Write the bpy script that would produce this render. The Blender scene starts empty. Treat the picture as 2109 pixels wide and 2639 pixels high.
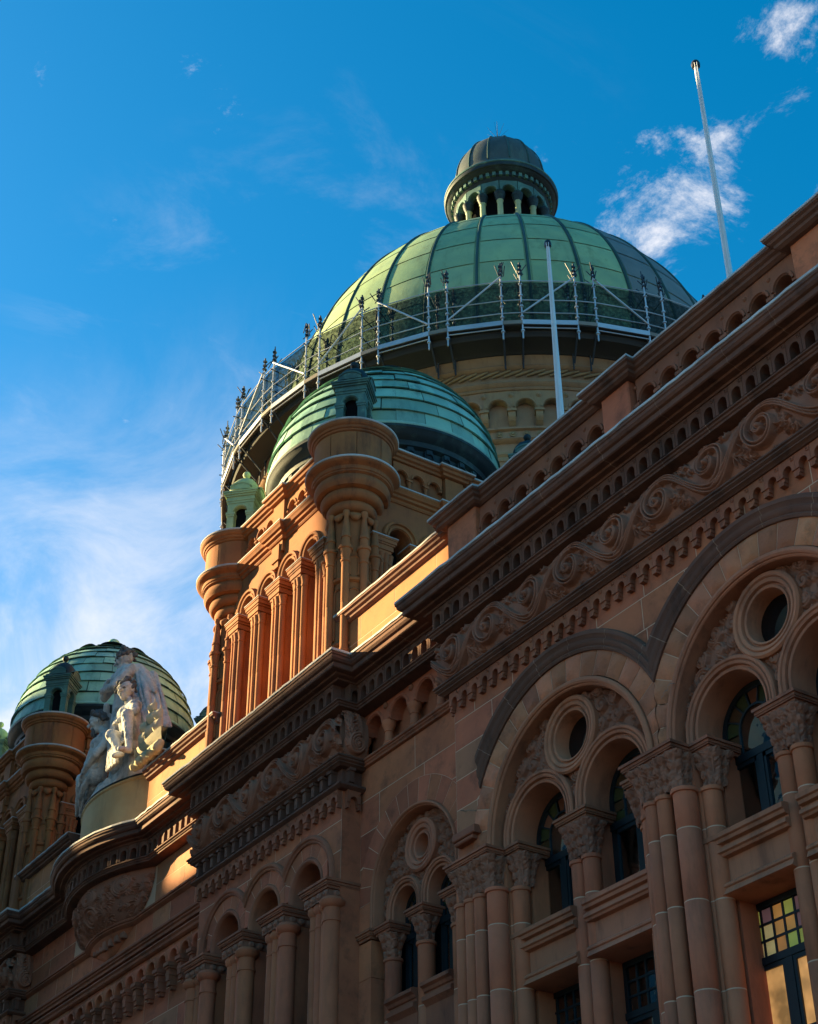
import bpy, math, random
import numpy as np
from mathutils import Vector, Matrix, Euler, noise as mnoise
random.seed(7); RNG = np.random.default_rng(7)
S = bpy.context.scene
PI = math.pi; CAMZ = 1.6          # heights below are measured from the eye, 1.6 m above the pavement

# ------------------------------------------------------------------ camera
YAW, PITCH, ROLL = math.radians(56.1307), math.radians(34.6629), math.radians(-0.3988)
fw = Vector((-math.sin(YAW)*math.cos(PITCH), math.cos(YAW)*math.cos(PITCH), math.sin(PITCH)))
rt0 = Vector((math.cos(YAW), math.sin(YAW), 0)); up0 = rt0.cross(fw)
rt = math.cos(ROLL)*rt0+math.sin(ROLL)*up0; up = -math.sin(ROLL)*rt0+math.cos(ROLL)*up0
cam = bpy.data.cameras.new('camera'); camo = bpy.data.objects.new('camera', cam)
S.collection.objects.link(camo); S.camera = camo
m = Matrix.Identity(4)
for i in range(3): m[i][0], m[i][1], m[i][2] = rt[i], up[i], -fw[i]
m[2][3] = CAMZ; camo.matrix_world = m
cam.sensor_fit = 'VERTICAL'; cam.sensor_height = 24; cam.lens = 24*4118.095/2639
cam.clip_start = .1; cam.clip_end = 5000

# ------------------------------------------------------------------ light
SUN = Vector((1, .55, -.40)).normalized()      # travel direction of the light
ELEV = math.asin(-SUN.z); AZ = math.atan2(-SUN.x, -SUN.y)
S.view_settings.view_transform = 'Standard'; S.view_settings.look = 'None'
S.cycles.max_bounces = 8; S.cycles.diffuse_bounces = 1; S.cycles.glossy_bounces = 3
S.view_settings.gamma = 1; S.view_settings.exposure = 2.1
sl = bpy.data.lights.new('sun', 'SUN'); sl.energy = 5.0; sl.angle = math.radians(.5); sl.color = (1, .77, .36)
so = bpy.data.objects.new('sun', sl); S.collection.objects.link(so)
so.rotation_euler = SUN.to_track_quat('-Z', 'Y').to_euler(); so.location = (-60, -40, 80)

W = bpy.data.worlds.new('World'); S.world = W; W.use_nodes = True
nt = W.node_tree; nt.nodes.clear()
def N(t, nt=nt, **kw):
    n = nt.nodes.new(t)
    for k, v in kw.items():
        if hasattr(n, k): setattr(n, k, v)
        else: n.inputs[k].default_value = v
    return n
def world():
    L = nt.links.new
    sky = N('ShaderNodeTexSky', sky_type='NISHITA', sun_disc=False, sun_elevation=ELEV, sun_rotation=AZ, air_density=1.0, dust_density=.6, ozone_density=4.5)
    hs = N('ShaderNodeHueSaturation', Hue=.484, Saturation=1.30, Value=.84); L(sky.outputs[0], hs.inputs['Color'])
    tc = N('ShaderNodeTexCoord'); sep = N('ShaderNodeSeparateXYZ'); L(tc.outputs['Generated'], sep.inputs[0])
    mx = N('ShaderNodeMath', operation='MAXIMUM'); L(sep.outputs[2], mx.inputs[0]); mx.inputs[1].default_value = .06
    d1 = N('ShaderNodeMath', operation='DIVIDE'); L(sep.outputs[0], d1.inputs[0]); L(mx.outputs[0], d1.inputs[1])
    d2 = N('ShaderNodeMath', operation='DIVIDE'); L(sep.outputs[1], d2.inputs[0]); L(mx.outputs[0], d2.inputs[1])
    cb = N('ShaderNodeCombineXYZ'); L(d1.outputs[0], cb.inputs[0]); L(d2.outputs[0], cb.inputs[1])   # point on a flat cloud layer
    def noise(scale, det, rough, off, dist=0, stretch=(1, 1, 1), rot=0):
        mp = N('ShaderNodeMapping'); mp.inputs['Location'].default_value = off; mp.inputs['Scale'].default_value = stretch
        mp.inputs['Rotation'].default_value = (0, 0, rot)
        L(cb.outputs[0], mp.inputs[0])
        n = N('ShaderNodeTexNoise', Scale=scale, Detail=det, Roughness=rough, Distortion=dist); L(mp.outputs[0], n.inputs['Vector']); return n.outputs[0]
    def ramp(v, a, b):
        r = N('ShaderNodeMapRange', interpolation_type='SMOOTHSTEP'); L(v, r.inputs[0]); r.inputs[1].default_value = a; r.inputs[2].default_value = b; return r.outputs[0]
    def mul(a, b):
        q = N('ShaderNodeMath', operation='MULTIPLY')
        for i, v in enumerate((a, b)):
            if isinstance(v, (int, float)): q.inputs[i].default_value = v
            else: L(v, q.inputs[i])
        return q.outputs[0]
    def add(a, b):
        q = N('ShaderNodeMath', operation='ADD')
        for i, v in enumerate((a, b)):
            if isinstance(v, (int, float)): q.inputs[i].default_value = v
            else: L(v, q.inputs[i])
        return q.outputs[0]
    def near(cx, cy, rx, ry, rot=0):   # where a cloud bank stands in the layer
        mp = N('ShaderNodeMapping', vector_type='TEXTURE'); mp.inputs['Location'].default_value = (cx, cy, 0); mp.inputs['Scale'].default_value = (rx, ry, 1); mp.inputs['Rotation'].default_value = (0, 0, rot)
        L(cb.outputs[0], mp.inputs[0]); g = N('ShaderNodeTexGradient', gradient_type='SPHERICAL'); L(mp.outputs[0], g.inputs[0]); return g.outputs['Fac']
    wisp = noise(10.0, 13, .70, (3.1, 1.7, 0), .35)
    banks = add(add(mul(near(-.705, .752, .24, .095, -.22), .46), mul(near(-.49, .68, .085, .055, 0), .46)), mul(near(-1.9, .70, .9, .34, -.1), .05))
    big = noise(.9, 4, .5, (11.3, 4.2, 0))
    v = add(add(mul(wisp, 1.7), -.50), add(banks, mul(add(big, -.5), .30)))
    cl = ramp(v, .56, 1.02)
    hz = near(-2.05, .74, 1.25, .60, -.12)
    veil = mul(add(mul(ramp(noise(2.4, 8, .62, (7.7, 2.2, 0), .6, (1.0, 2.0, 1), .6), .30, .75), ramp(hz, .05, .6)), mul(ramp(hz, .22, .90), .55)), .72)
    left = mul(mul(ramp(noise(4.2, 9, .66, (1.2, 5.1, 0), .5, (1.6, 1.0, 1), .9), .48, .80), ramp(near(-1.12, .50, .62, .26, .1), .05, .7)), .22)
    veil = add(veil, left)
    fac = N('ShaderNodeMath', operation='MAXIMUM'); L(cl, fac.inputs[0]); L(veil, fac.inputs[1])
    mixc = N('ShaderNodeMix', data_type='RGBA'); L(mul(fac.outputs[0], .9), mixc.inputs[0])
    L(hs.outputs[0], mixc.inputs[6]); mixc.inputs[7].default_value = (3.6, 3.55, 3.7, 1)
    bg = N('ShaderNodeBackground', Strength=.07); L(mixc.outputs[2], bg.inputs[0])
    out = N('ShaderNodeOutputWorld'); L(bg.outputs[0], out.inputs[0])
world()

# ------------------------------------------------------------------ materials
MATS = {}
def mat(name, col, col2=None, rough=.85, scale=.9, stain=None, stain_amt=.35, bump=.25, bscale=28, rnd=.16, hue=.012, metal=0, spec=.3, streak=0, emit=None):
    M = bpy.data.materials.new(name); M.use_nodes = True; t = M.node_tree; t.nodes.clear(); L = t.links.new
    n = lambda ty, **k: N(ty, t, **k)
    out = n('ShaderNodeOutputMaterial'); b = n('ShaderNodeBsdfPrincipled', Roughness=rough, Metallic=metal); L(b.outputs[0], out.inputs[0])
    b.inputs['Specular IOR Level'].default_value = spec
    g = n('ShaderNodeNewGeometry'); oi = n('ShaderNodeObjectInfo')
    no = n('ShaderNodeTexNoise', Scale=scale, Detail=6, Roughness=.6); L(g.outputs['Position'], no.inputs['Vector'])
    rp = n('ShaderNodeMapRange'); L(no.outputs[0], rp.inputs[0]); rp.inputs[1].default_value = .35; rp.inputs[2].default_value = .65
    mx = n('ShaderNodeMix', data_type='RGBA'); L(rp.outputs[0], mx.inputs[0]); mx.inputs[6].default_value = (*col, 1); mx.inputs[7].default_value = (*(col2 or col), 1)
    c = mx.outputs[2]
    hs = n('ShaderNodeHueSaturation')
    if rnd:
        r1 = n('ShaderNodeMapRange'); L(oi.outputs['Random'], r1.inputs[0]); r1.inputs[3].default_value = 1-rnd; r1.inputs[4].default_value = 1+rnd; L(r1.outputs[0], hs.inputs['Value'])
        m7 = n('ShaderNodeMath', operation='MULTIPLY'); L(oi.outputs['Random'], m7.inputs[0]); m7.inputs[1].default_value = 7.31
        fr = n('ShaderNodeMath', operation='FRACT'); L(m7.outputs[0], fr.inputs[0])
        r2 = n('ShaderNodeMapRange'); L(fr.outputs[0], r2.inputs[0]); r2.inputs[3].default_value = .5-hue; r2.inputs[4].default_value = .5+hue; L(r2.outputs[0], hs.inputs['Hue'])
    L(c, hs.inputs['Color']); c = hs.outputs[0]
    if stain:
        n2 = n('ShaderNodeTexNoise', Scale=1.0, Detail=8, Roughness=.7)
        mp = n('ShaderNodeMapping'); mp.inputs['Scale'].default_value = (1.7, 1.7, .35 if streak else 1.7); L(g.outputs['Position'], mp.inputs[0]); L(mp.outputs[0], n2.inputs['Vector'])
        r3 = n('ShaderNodeMapRange', interpolation_type='SMOOTHSTEP'); L(n2.outputs[0], r3.inputs[0]); r3.inputs[1].default_value = .48; r3.inputs[2].default_value = .72; r3.inputs[4].default_value = stain_amt
        m2 = n('ShaderNodeMix', data_type='RGBA'); L(r3.outputs[0], m2.inputs[0]); L(c, m2.inputs[6]); m2.inputs[7].default_value = (*stain, 1); c = m2.outputs[2]
    L(c, b.inputs['Base Color'])
    if bump:
        n3 = n('ShaderNodeTexNoise', Scale=bscale, Detail=5, Roughness=.65); L(g.outputs['Position'], n3.inputs['Vector'])
        bp = n('ShaderNodeBump', Strength=bump, Distance=.02); L(n3.outputs[0], bp.inputs['Height']); L(bp.outputs[0], b.inputs['Normal'])
    if emit:
        b.inputs['Emission Color'].default_value = (*emit[0], 1); b.inputs['Emission Strength'].default_value = emit[1]
        if len(emit) > 2:
            n4 = n('ShaderNodeTexNoise', Scale=2.2, Detail=3); L(g.outputs['Position'], n4.inputs['Vector'])
            r4 = n('ShaderNodeMapRange'); L(n4.outputs[0], r4.inputs[0]); r4.inputs[1].default_value = .35; r4.inputs[2].default_value = .65; r4.inputs[3].default_value = emit[1]*.4; r4.inputs[4].default_value = emit[1]*1.3
            L(r4.outputs[0], b.inputs['Emission Strength'])
    MATS[name] = M; return M
STONE = (.60, .165, .074); STONE2 = (.45, .120, .057); SOOT = (.060, .030, .020)
mat('ashlar', STONE, STONE2, stain=SOOT, stain_amt=.5, rnd=.20, hue=.004)
mat('ashlar_buff', (.56, .215, .105), (.46, .168, .084), stain=SOOT, stain_amt=.4, rnd=.08, hue=.002)
mat('rockface', (.64, .212, .098), (.48, .156, .075), stain=SOOT, stain_amt=.5, bump=.9, bscale=14, rnd=.25, hue=.004)
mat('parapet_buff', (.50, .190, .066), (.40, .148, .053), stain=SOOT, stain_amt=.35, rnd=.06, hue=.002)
mat('dark_glass', (.004, .005, .006), rnd=0, rough=.06, spec=.5, bump=0)
mat('carved', (.43, .172, .104), (.34, .134, .082), stain=(.085, .050, .037), stain_amt=.45, rnd=.05, hue=.001, bump=.3)
mat('moulding', (.44, .140, .070), (.32, .102, .053), stain=(.055, .030, .022), stain_amt=.6, streak=1, rnd=.08, hue=.003)
mat('window_stone', (.58, .195, .098), (.45, .150, .078), stain=(.07, .036, .026), stain_amt=.5, streak=1, rnd=.08, hue=.003)
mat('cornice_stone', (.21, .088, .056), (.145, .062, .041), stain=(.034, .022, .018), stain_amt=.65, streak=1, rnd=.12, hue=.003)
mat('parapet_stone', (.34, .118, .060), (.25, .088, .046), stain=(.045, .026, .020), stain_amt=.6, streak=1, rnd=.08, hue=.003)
mat('column_stone', (.64, .185, .086), (.51, .145, .070), stain=(.10, .048, .032), stain_amt=.4, streak=1, rnd=.10, hue=.003)
mat('mortar', (.74, .42, .27), rnd=0, bump=.2)
mat('tower_stone', (.41, .142, .046), (.30, .100, .036), stain=(.065, .028, .018), stain_amt=.65, streak=1, rnd=.08, hue=.003)
mat('bow_stone', (.54, .35, .18), (.47, .27, .13), stain=(.12, .085, .05), stain_amt=.5, streak=1, rnd=.08)
mat('drum_stone', (.42, .255, .135), (.34, .195, .105), stain=(.11, .07, .045), stain_amt=.5, streak=1, rnd=.08)
mat('flashing', (.62, .58, .55), (.42, .38, .36), stain=(.2, .16, .14), stain_amt=.5, bump=.5, rnd=.05)
mat('copper_mint', (.31, .52, .39), (.22, .41, .32), stain=(.045, .11, .10), stain_amt=.7, streak=1, rnd=.22, hue=.02, rough=.6, bump=.25, bscale=7)
mat('copper_green', (.35, .47, .22), (.26, .38, .20), stain=(.17, .20, .08), stain_amt=.6, streak=1, rnd=.12, hue=.02, rough=.6, bump=.2, bscale=6)
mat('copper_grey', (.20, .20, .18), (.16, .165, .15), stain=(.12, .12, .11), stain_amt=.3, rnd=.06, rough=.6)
mat('copper_dark', (.020, .032, .036), (.012, .02, .025), stain=(.10, .19, .16), stain_amt=.3, rnd=.05, rough=.6)
mat('cap_copper', (.085, .095, .085), (.05, .06, .055), stain=(.16, .22, .15), stain_amt=.35, streak=1, rnd=0, rough=.55)
mat('copper_seam', (.05, .10, .085), (.035, .07, .06), rnd=0, rough=.6)
mat('lantern_copper', (.10, .20, .16), (.06, .11, .10), stain=(.24, .40, .28), stain_amt=.6, rnd=.06, rough=.6)
mat('lantern_green', (.42, .47, .26), (.34, .40, .23), stain=(.12, .15, .09), stain_amt=.45, rnd=.05, rough=.6)
mat('frame_paint', (.006, .014, .018), (.005, .011, .014), rnd=0, rough=.4, spec=.4, bump=.05)
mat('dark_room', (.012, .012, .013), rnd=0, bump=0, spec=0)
mat('hair_and_eye_shade', (.15, .14, .14), (.10, .095, .095), rnd=0, bump=.5, bscale=20)  # grimed dark hair; also colours the shade in the eye sockets
mat('statue_stone', (.66, .63, .60), (.50, .48, .46), scale=3.5, stain=(.10, .098, .10), stain_amt=.8, rnd=.02, bump=.5, bscale=18)
mat('ship_stone', (.60, .50, .33), (.52, .43, .28), stain=(.2, .16, .1), stain_amt=.3, rnd=.02, bump=.4, bscale=18)
mat('white_pole', (.78, .76, .75), (.72, .70, .69), rnd=0, rough=.45, bump=.05)
mat('pole_cap', (.02, .02, .025), rnd=0, rough=.4)
mat('steel_tube', (.60, .61, .64), (.46, .47, .50), rnd=.12, rough=.45, metal=.3, bump=.1)
mat('dark_steel', (.05, .055, .065), rnd=.1, rough=.5, metal=.3)
mat('plank', (.30, .26, .22), (.22, .19, .16), rnd=.15)
mat('plank_dark', (.05, .046, .045), rnd=.1)
mat('asphalt', (.05, .05, .052), (.04, .04, .042), rnd=0, bump=.5, bscale=60)
mat('paving', (.09, .08, .072), (.07, .062, .056), rnd=.1)
mat('facade_a', (.30, .24, .17), (.25, .2, .14), rnd=0); mat('facade_d', (.62, .53, .40), (.56, .47, .35), rnd=0); mat('facade_b', (.12, .11, .11), rnd=0); mat('facade_c', (.20, .14, .10), rnd=0)
mat('tower_glass', (.03, .04, .05), rnd=0, rough=.08, spec=.9, bump=0)
mat('roofing', (.10, .10, .10), rnd=0)
for nm, c, e in (('pane_amber', (.07, .032, .012), .0), ('pane_olive', (.045, .042, .014), .0), ('pane_plum', (.05, .03, .035), .0)):
    mat(nm, c, rnd=.2, rough=.15, spec=.6, bump=.1)
for nm, c in (('lit_amber', (.95, .38, .10)), ('lit_olive', (.62, .58, .12)), ('lit_gold', (1.0, .62, .24)), ('lit_plum', (.30, .14, .14))):
    mat(nm, c, rnd=.2, rough=.2, spec=.3, bump=0, emit=(c, .042, 1))
mat('lit_room', (.2, .12, .05), rnd=.05, rough=.1, spec=.6, bump=0, emit=((1.0, .50, .16), .115, 1))
def glass_mat():
    M = bpy.data.materials.new('window_glass'); M.use_nodes = True; t = M.node_tree; t.nodes.clear(); L = t.links.new
    o = N('ShaderNodeOutputMaterial', t); mx = N('ShaderNodeMixShader', t); tr = N('ShaderNodeBsdfTransparent', t); gl = N('ShaderNodeBsdfGlossy', t, Roughness=.02); fr = N('ShaderNodeFresnel', t, IOR=1.5)
    tr.inputs[0].default_value = (.62, .66, .66, 1); g = N('ShaderNodeNewGeometry', t); n = N('ShaderNodeTexNoise', t, Scale=1.6, Detail=2); L(g.outputs['Position'], n.inputs['Vector'])
    bp = N('ShaderNodeBump', t, Strength=.12, Distance=.05); L(n.outputs[0], bp.inputs['Height']); L(bp.outputs[0], gl.inputs['Normal'])
    ad = N('ShaderNodeMath', t, operation='ADD'); L(fr.outputs[0], ad.inputs[0]); ad.inputs[1].default_value = .22; L(ad.outputs[0], mx.inputs[0]); L(tr.outputs[0], mx.inputs[1]); L(gl.outputs[0], mx.inputs[2]); L(mx.outputs[0], o.inputs[0]); MATS['window_glass'] = M
mat('reflection_sheet', (.50, .42, .30), (.40, .33, .23), rnd=.1, scale=3, bump=.2)
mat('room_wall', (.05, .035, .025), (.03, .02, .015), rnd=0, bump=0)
glass_mat()
def net_mat():
    M = bpy.data.materials.new('netting'); M.use_nodes = True; t = M.node_tree; t.nodes.clear(); L = t.links.new
    o = N('ShaderNodeOutputMaterial', t); mx = N('ShaderNodeMixShader', t); tr = N('ShaderNodeBsdfTransparent', t); d = N('ShaderNodeBsdfDiffuse', t)
    d.inputs[0].default_value = (.022, .036, .036, 1); L(tr.outputs[0], mx.inputs[1]); L(d.outputs[0], mx.inputs[2]); L(mx.outputs[0], o.inputs[0])
    g = N('ShaderNodeNewGeometry', t); n = N('ShaderNodeTexNoise', t, Scale=9.0, Detail=4); L(g.outputs['Position'], n.inputs['Vector'])
    r = N('ShaderNodeMapRange', t); L(n.outputs[0], r.inputs[0]); r.inputs[1].default_value = .3; r.inputs[2].default_value = .7; r.inputs[3].default_value = .42; r.inputs[4].default_value = .78
    L(r.outputs[0], mx.inputs[0]); MATS['netting'] = M
net_mat()

# ------------------------------------------------------------------ mesh helpers
class MB:
    def __init__(s): s.v = []; s.f = []; s.m2 = None
    def add(s, vs, fs):
        o = len(s.v); s.v += [tuple(map(float, q)) for q in vs]; s.f += [tuple(o+i for i in f) for f in fs]
    def box(s, x0, x1, y0, y1, z0, z1):
        s.add([(x, y, z) for z in (z0, z1) for y in (y0, y1) for x in (x0, x1)],
              [(0, 2, 3, 1), (4, 5, 7, 6), (0, 1, 5, 4), (2, 6, 7, 3), (0, 4, 6, 2), (1, 3, 7, 5)])
    def bbox(s, x0, x1, y0, y1, z0, z1, b=.02):      # box with its front (-Y) edges bevelled
        s.add([(x0, y1, z0), (x1, y1, z0), (x1, y1, z1), (x0, y1, z1), (x0, y0+b, z0), (x1, y0+b, z0), (x1, y0+b, z1), (x0, y0+b, z1),
               (x0+b, y0, z0+b), (x1-b, y0, z0+b), (x1-b, y0, z1-b), (x0+b, y0, z1-b)],
              [(0, 1, 5, 4), (1, 2, 6, 5), (2, 3, 7, 6), (3, 0, 4, 7), (4, 5, 9, 8), (5, 6, 10, 9), (6, 7, 11, 10), (7, 4, 8, 11), (8, 9, 10, 11), (3, 2, 1, 0)])
    def grid(s, P, wrap=False):                       # P[i][j] -> point
        n, mm = len(P), len(P[0]); o = len(s.v)
        for r in P: s.v += [tuple(map(float, q)) for q in r]
        for i in range(n-1):
            for j in range(mm if wrap else mm-1):
                k = (j+1) % mm; s.f.append((o+i*mm+j, o+i*mm+k, o+(i+1)*mm+k, o+(i+1)*mm+j))
    def lathe(s, prof, c=(0, 0), n=24, a0=0, a1=2*PI, cap=True):
        full = abs(a1-a0-2*PI) < 1e-6; k = n if full else n+1
        P = [[(c[0]+r*math.cos(a0+(a1-a0)*j/n), c[1]+r*math.sin(a0+(a1-a0)*j/n), z) for j in range(k)] for r, z in prof]
        o = len(s.v); s.grid(P, full)
        if cap and full:
            if prof[0][0] > 1e-4: s.f.append(tuple(o+j for j in range(k)))
            if prof[-1][0] > 1e-4: s.f.append(tuple(o+(len(prof)-1)*k+j for j in range(k)))
    def tube(s, p, q, r, n=8, r2=None):
        p, q = Vector(p), Vector(q); d = (q-p).normalized(); a = d.orthogonal().normalized(); b = d.cross(a); r2 = r if r2 is None else r2
        P = [[tuple(c+rr*(math.cos(t)*a+math.sin(t)*b)) for t in (2*PI*j/n for j in range(n))] for c, rr in ((p, r), (q, r2))]
        o = len(s.v); s.grid(P, True); s.f += [tuple(o+j for j in range(n)), tuple(o+n+j for j in range(n))]
    def sweep(s, path, prof, cap=True, jit=0, step=.22):  # moulding along a plan path; prof = (outward, height), outward = right of travel
        if jit:                                           # worn edge: break the run up and let every section wander a little
            q = [path[0]]
            for a, c in zip(path, path[1:]):
                k = max(1, int(math.hypot(c[0]-a[0], c[1]-a[1])/step)); q += [(a[0]+(c[0]-a[0])*i/k, a[1]+(c[1]-a[1])*i/k) for i in range(1, k+1)]
            path = q
        P = [Vector(p) for p in path]; n = len(P); ns = []
        for i in range(n-1):
            t = (P[i+1]-P[i]).normalized(); ns.append(Vector((t.y, -t.x)))
        rows = []
        for i in range(n):
            if i == 0: mdir = ns[0]
            elif i == n-1: mdir = ns[-1]
            else: mdir = (ns[i-1]+ns[i])/(1+ns[i-1].dot(ns[i]))
            jd, jz = (random.gauss(0, jit), random.gauss(0, jit*.8)) if jit else (0, 0)
            rows.append([(P[i].x+mdir.x*(d+jd), P[i].y+mdir.y*(d+jd), z+jz) for d, z in prof])
        o = len(s.v); s.grid(rows)
        if cap:
            k = len(prof); s.f.append(tuple(o+j for j in range(k))); s.f.append(tuple(o+(n-1)*k+j for j in range(k)))
    def arch(s, cx, cz, prof, n=32, lim=None, amin=0, amax=PI, closed=True):
        # archivolt: prof = (radius, y); lim = half-width where neighbours mitre; amin/amax may be functions of r
        rows = []
        pf = prof+[prof[0]] if closed else prof
        for r, y in pf:
            a0 = amin(r) if callable(amin) else amin; a1 = amax(r) if callable(amax) else amax
            if lim and r > lim: a0 = max(a0, math.acos(lim/r)); a1 = min(a1, PI-math.acos(lim/r))
            rows.append([(cx+r*math.cos(a0+(a1-a0)*i/n), y, cz+r*math.sin(a0+(a1-a0)*i/n)) for i in range(n+1)])
        s.grid(rows)
    def prism(s, poly, y0, y1):                       # polygon in XZ, extruded in Y
        n = len(poly); o = len(s.v)
        s.v += [(x, y0, z) for x, z in poly]+[(x, y1, z) for x, z in poly]
        s.f += [tuple(o+i for i in range(n)), tuple(o+n+i for i in reversed(range(n)))]
        for i in range(n): j = (i+1) % n; s.f.append((o+i, o+j, o+n+j, o+n+i))
    def mesh(s, name, m=None, smooth=None):
        me = bpy.data.meshes.new(name); me.from_pydata(s.v, [], s.f)
        if m: me.materials.append(MATS[m])
        if smooth is not None:
            me.polygons.foreach_set('use_smooth', [True]*len(me.polygons))
            if smooth < 180: me.set_sharp_from_angle(angle=math.radians(smooth))
        if s.m2:
            me.materials.append(MATS[s.m2[0]])
            me.polygons.foreach_set('material_index', [1 if any(all(abs(s.v[i][2]-j) < .0105 for i in f) for j in s.m2[1]) else 0 for f in s.f])
        me.update(); return me
COL = S.collection
def root(name, label, cat, loc, group=None):
    o = bpy.data.objects.new(name, None); COL.objects.link(o); o.location = loc; o.empty_display_size = .3
    o['label'] = label; o['category'] = cat
    if group: o['group'] = group
    return o
def wmat(o):
    return (wmat(o.parent) @ o.matrix_basis) if o.parent else o.matrix_basis.copy()
def obj(name, me, m=None, parent=None, loc=(0, 0, 0), rz=0, smooth=None, scale=None, rot=None, up=True):
    if isinstance(me, MB): me = me.mesh(name, m, smooth)
    o = bpy.data.objects.new(name, me); COL.objects.link(o)
    w = Vector(loc)+Vector((0, 0, CAMZ if up else 0))
    Mw = Matrix.Translation(w)
    if rot: Mw = Mw @ Euler(rot).to_matrix().to_4x4()
    elif rz: Mw = Mw @ Matrix.Rotation(rz, 4, 'Z')
    if scale: Mw = Mw @ Matrix.Diagonal((*scale, 1))
    if parent: o.parent = parent; Mw = wmat(parent).inverted() @ Mw
    o.matrix_basis = Mw
    return o
def copy_tree(o, parent=None):
    c = o.copy(); COL.objects.link(c); c.parent = parent
    for ch in list(o.children): copy_tree(ch, c)
    return c

# ------------------------------------------------------------------ carving: relief drawn with strokes on a height grid
class Relief:
    def __init__(s, w, h, nu, nv): s.w, s.h, s.nu, s.nv = w, h, nu, nv; s.H = np.zeros((nv+1, nu+1)); s.U = np.linspace(0, w, nu+1); s.V = np.linspace(-h/2, h/2, nv+1)
    def dot(s, x, y, r, hh, wrap=False):
        for xx in ((x-s.w, x, x+s.w) if wrap else (x,)):
            i0, i1 = np.searchsorted(s.U, (xx-r, xx+r)); j0, j1 = np.searchsorted(s.V, (y-r, y+r))
            if i1 <= i0 or j1 <= j0: continue
            d2 = (s.U[None, i0:i1]-xx)**2+(s.V[j0:j1, None]-y)**2
            q = hh*np.clip(1-d2/(r*r), 0, 1)**.36; s.H[j0:j1, i0:i1] = np.maximum(s.H[j0:j1, i0:i1], q)
    def stroke(s, pts, r0, r1, h0, h1, wrap=False):
        pts = np.array(pts); n = len(pts)
        for i in range(n):
            t = i/(n-1); s.dot(pts[i, 0], pts[i, 1], r0+(r1-r0)*t, h0+(h1-h0)*t, wrap)
    def spiral(s, cx, cy, r0, r1, a0, turns, w0, w1, h, strands=1, gap=.0, wrap=False, sgn=1):
        n = int(70*abs(turns)+20)
        for k in range(strands):
            off = (k-(strands-1)/2)*gap
            P = []
            for i in range(n):
                t = i/(n-1); a = a0+sgn*turns*2*PI*t; rr = r0+(r1-r0)*t**.85+off*(1-.7*t); P.append((cx+rr*math.cos(a), cy+rr*math.sin(a)))
            s.stroke(P, w0, w1, h*(1-.12*abs(off)/max(gap, 1e-6)), h*.9, wrap)
    def leaf(s, x, y, ang, ln, curl, w, h, n=5, spread=.9, wrap=False):   # acanthus: fan of strands
        for k in range(n):
            f = (k-(n-1)/2)/max(1, (n-1)/2); a = ang+f*spread*.5; l = ln*(1-.35*abs(f)); P = []; px, py = x, y
            for i in range(14):
                P.append((px, py)); px += l/13*math.cos(a); py += l/13*math.sin(a); a += (curl+f*.9)/13
            s.stroke(P, w, w*.45, h*.65, h*.9*(1-.3*abs(f)), wrap)
def frieze_unit(seed=1):
    rj = random.Random(seed); J = lambda s: rj.uniform(-s, s)
    p = 1.34; R = Relief(2*p, 1.2, 270, 120); D = .19
    for off in (-.062, 0, .062):                                # undulating stem, three ribs
        P = [(u, -.47*math.sin(PI*u/p)+off) for u in np.linspace(0, 2*p, 170)]
        R.stroke(P, .027, .027, D*.85, D*.85, True)
    for k, (cx, cy, a0) in enumerate(((p*.5, .03, -PI/2), (p*1.5, -.03, PI/2))):
        cx += J(.03); cy += J(.02); tn = 1.60+J(.06)
        R.spiral(cx, cy, .45+J(.015), .06, a0, tn, .036, .022, D, 2, .088, True)
        R.dot(cx, cy, .072, D*1.25, True)
        for t in (.20, .45, .70, .95, 1.2):                      # lobes curling into the eye
            a = a0+t*2*PI+J(.15); rr = .45-.39*(t/tn)**.85
            R.leaf(cx+(rr-.075)*math.cos(a), cy+(rr-.075)*math.sin(a), a+2.3+J(.3), .11+J(.02), .9, .015, D*.8, 2, .7, True)
        for t in (.04, .20, .36, .52, .68):                      # acanthus leaves on the outside, thrown back
            a = a0+t*2*PI+J(.1); rr = .56-.10*t
            R.leaf(cx+rr*math.cos(a), cy+rr*math.sin(a), a+.6+J(.2), .27-.10*t+J(.03), 1.5+J(.3), .020, D*.8, 4, 1.3, True)
    for k, cx in enumerate((0, p, 2*p)):                         # sheaths and corner leaves in the triangles left by the scrolls
        sg0 = 1 if k != 1 else -1
        for sg in (-1, 1):
            for q in range(3): R.leaf(cx-sg0*.04+.10*(q-1), sg*(.14+.10*q), sg*PI/2+sg0*sg*.5+.35*(q-1), .36-.05*q, sg*sg0*1.3+J(.3), .020, D*.85, 4, 1.1, True)
    return R
def loops(w, h, res, seed, n, lo=.09, hi=.17, wd=.024, dep=.11):
    # foliage: scrolls set out on a loose lattice so that the ground shows between them
    R = Relief(w, h, int(w/res), int(h/res)); rng = random.Random(seed); m_ = (lo+hi)*.72
    nx, ny = max(1, round(w/(m_*2))), max(1, round(h/(m_*1.8)))
    for i in range(nx):
        for j in range(ny):
            cx, cy = w*(i+.5)/nx+rng.uniform(-.15, .15)*m_, -h/2+h*(j+.5)/ny+rng.uniform(-.15, .15)*m_; r = rng.uniform(lo, hi); sg = rng.choice((-1, 1)); a0 = rng.uniform(0, 6.3)
            R.spiral(cx, cy, r, r*.22, a0, 1.35, wd*.62, wd*.45, dep*rng.uniform(.85, 1.1), 2, wd*1.5, sgn=sg); R.dot(cx, cy, wd, dep)
            for q in range(3):
                a = a0+q*2.1+rng.uniform(-.3, .3); R.leaf(cx+r*1.05*math.cos(a), cy+r*1.05*math.sin(a), a+.5*sg, r*1.05, 1.4*sg, wd*.6, dep*.85, 4, 1.3)
    return R

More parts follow.
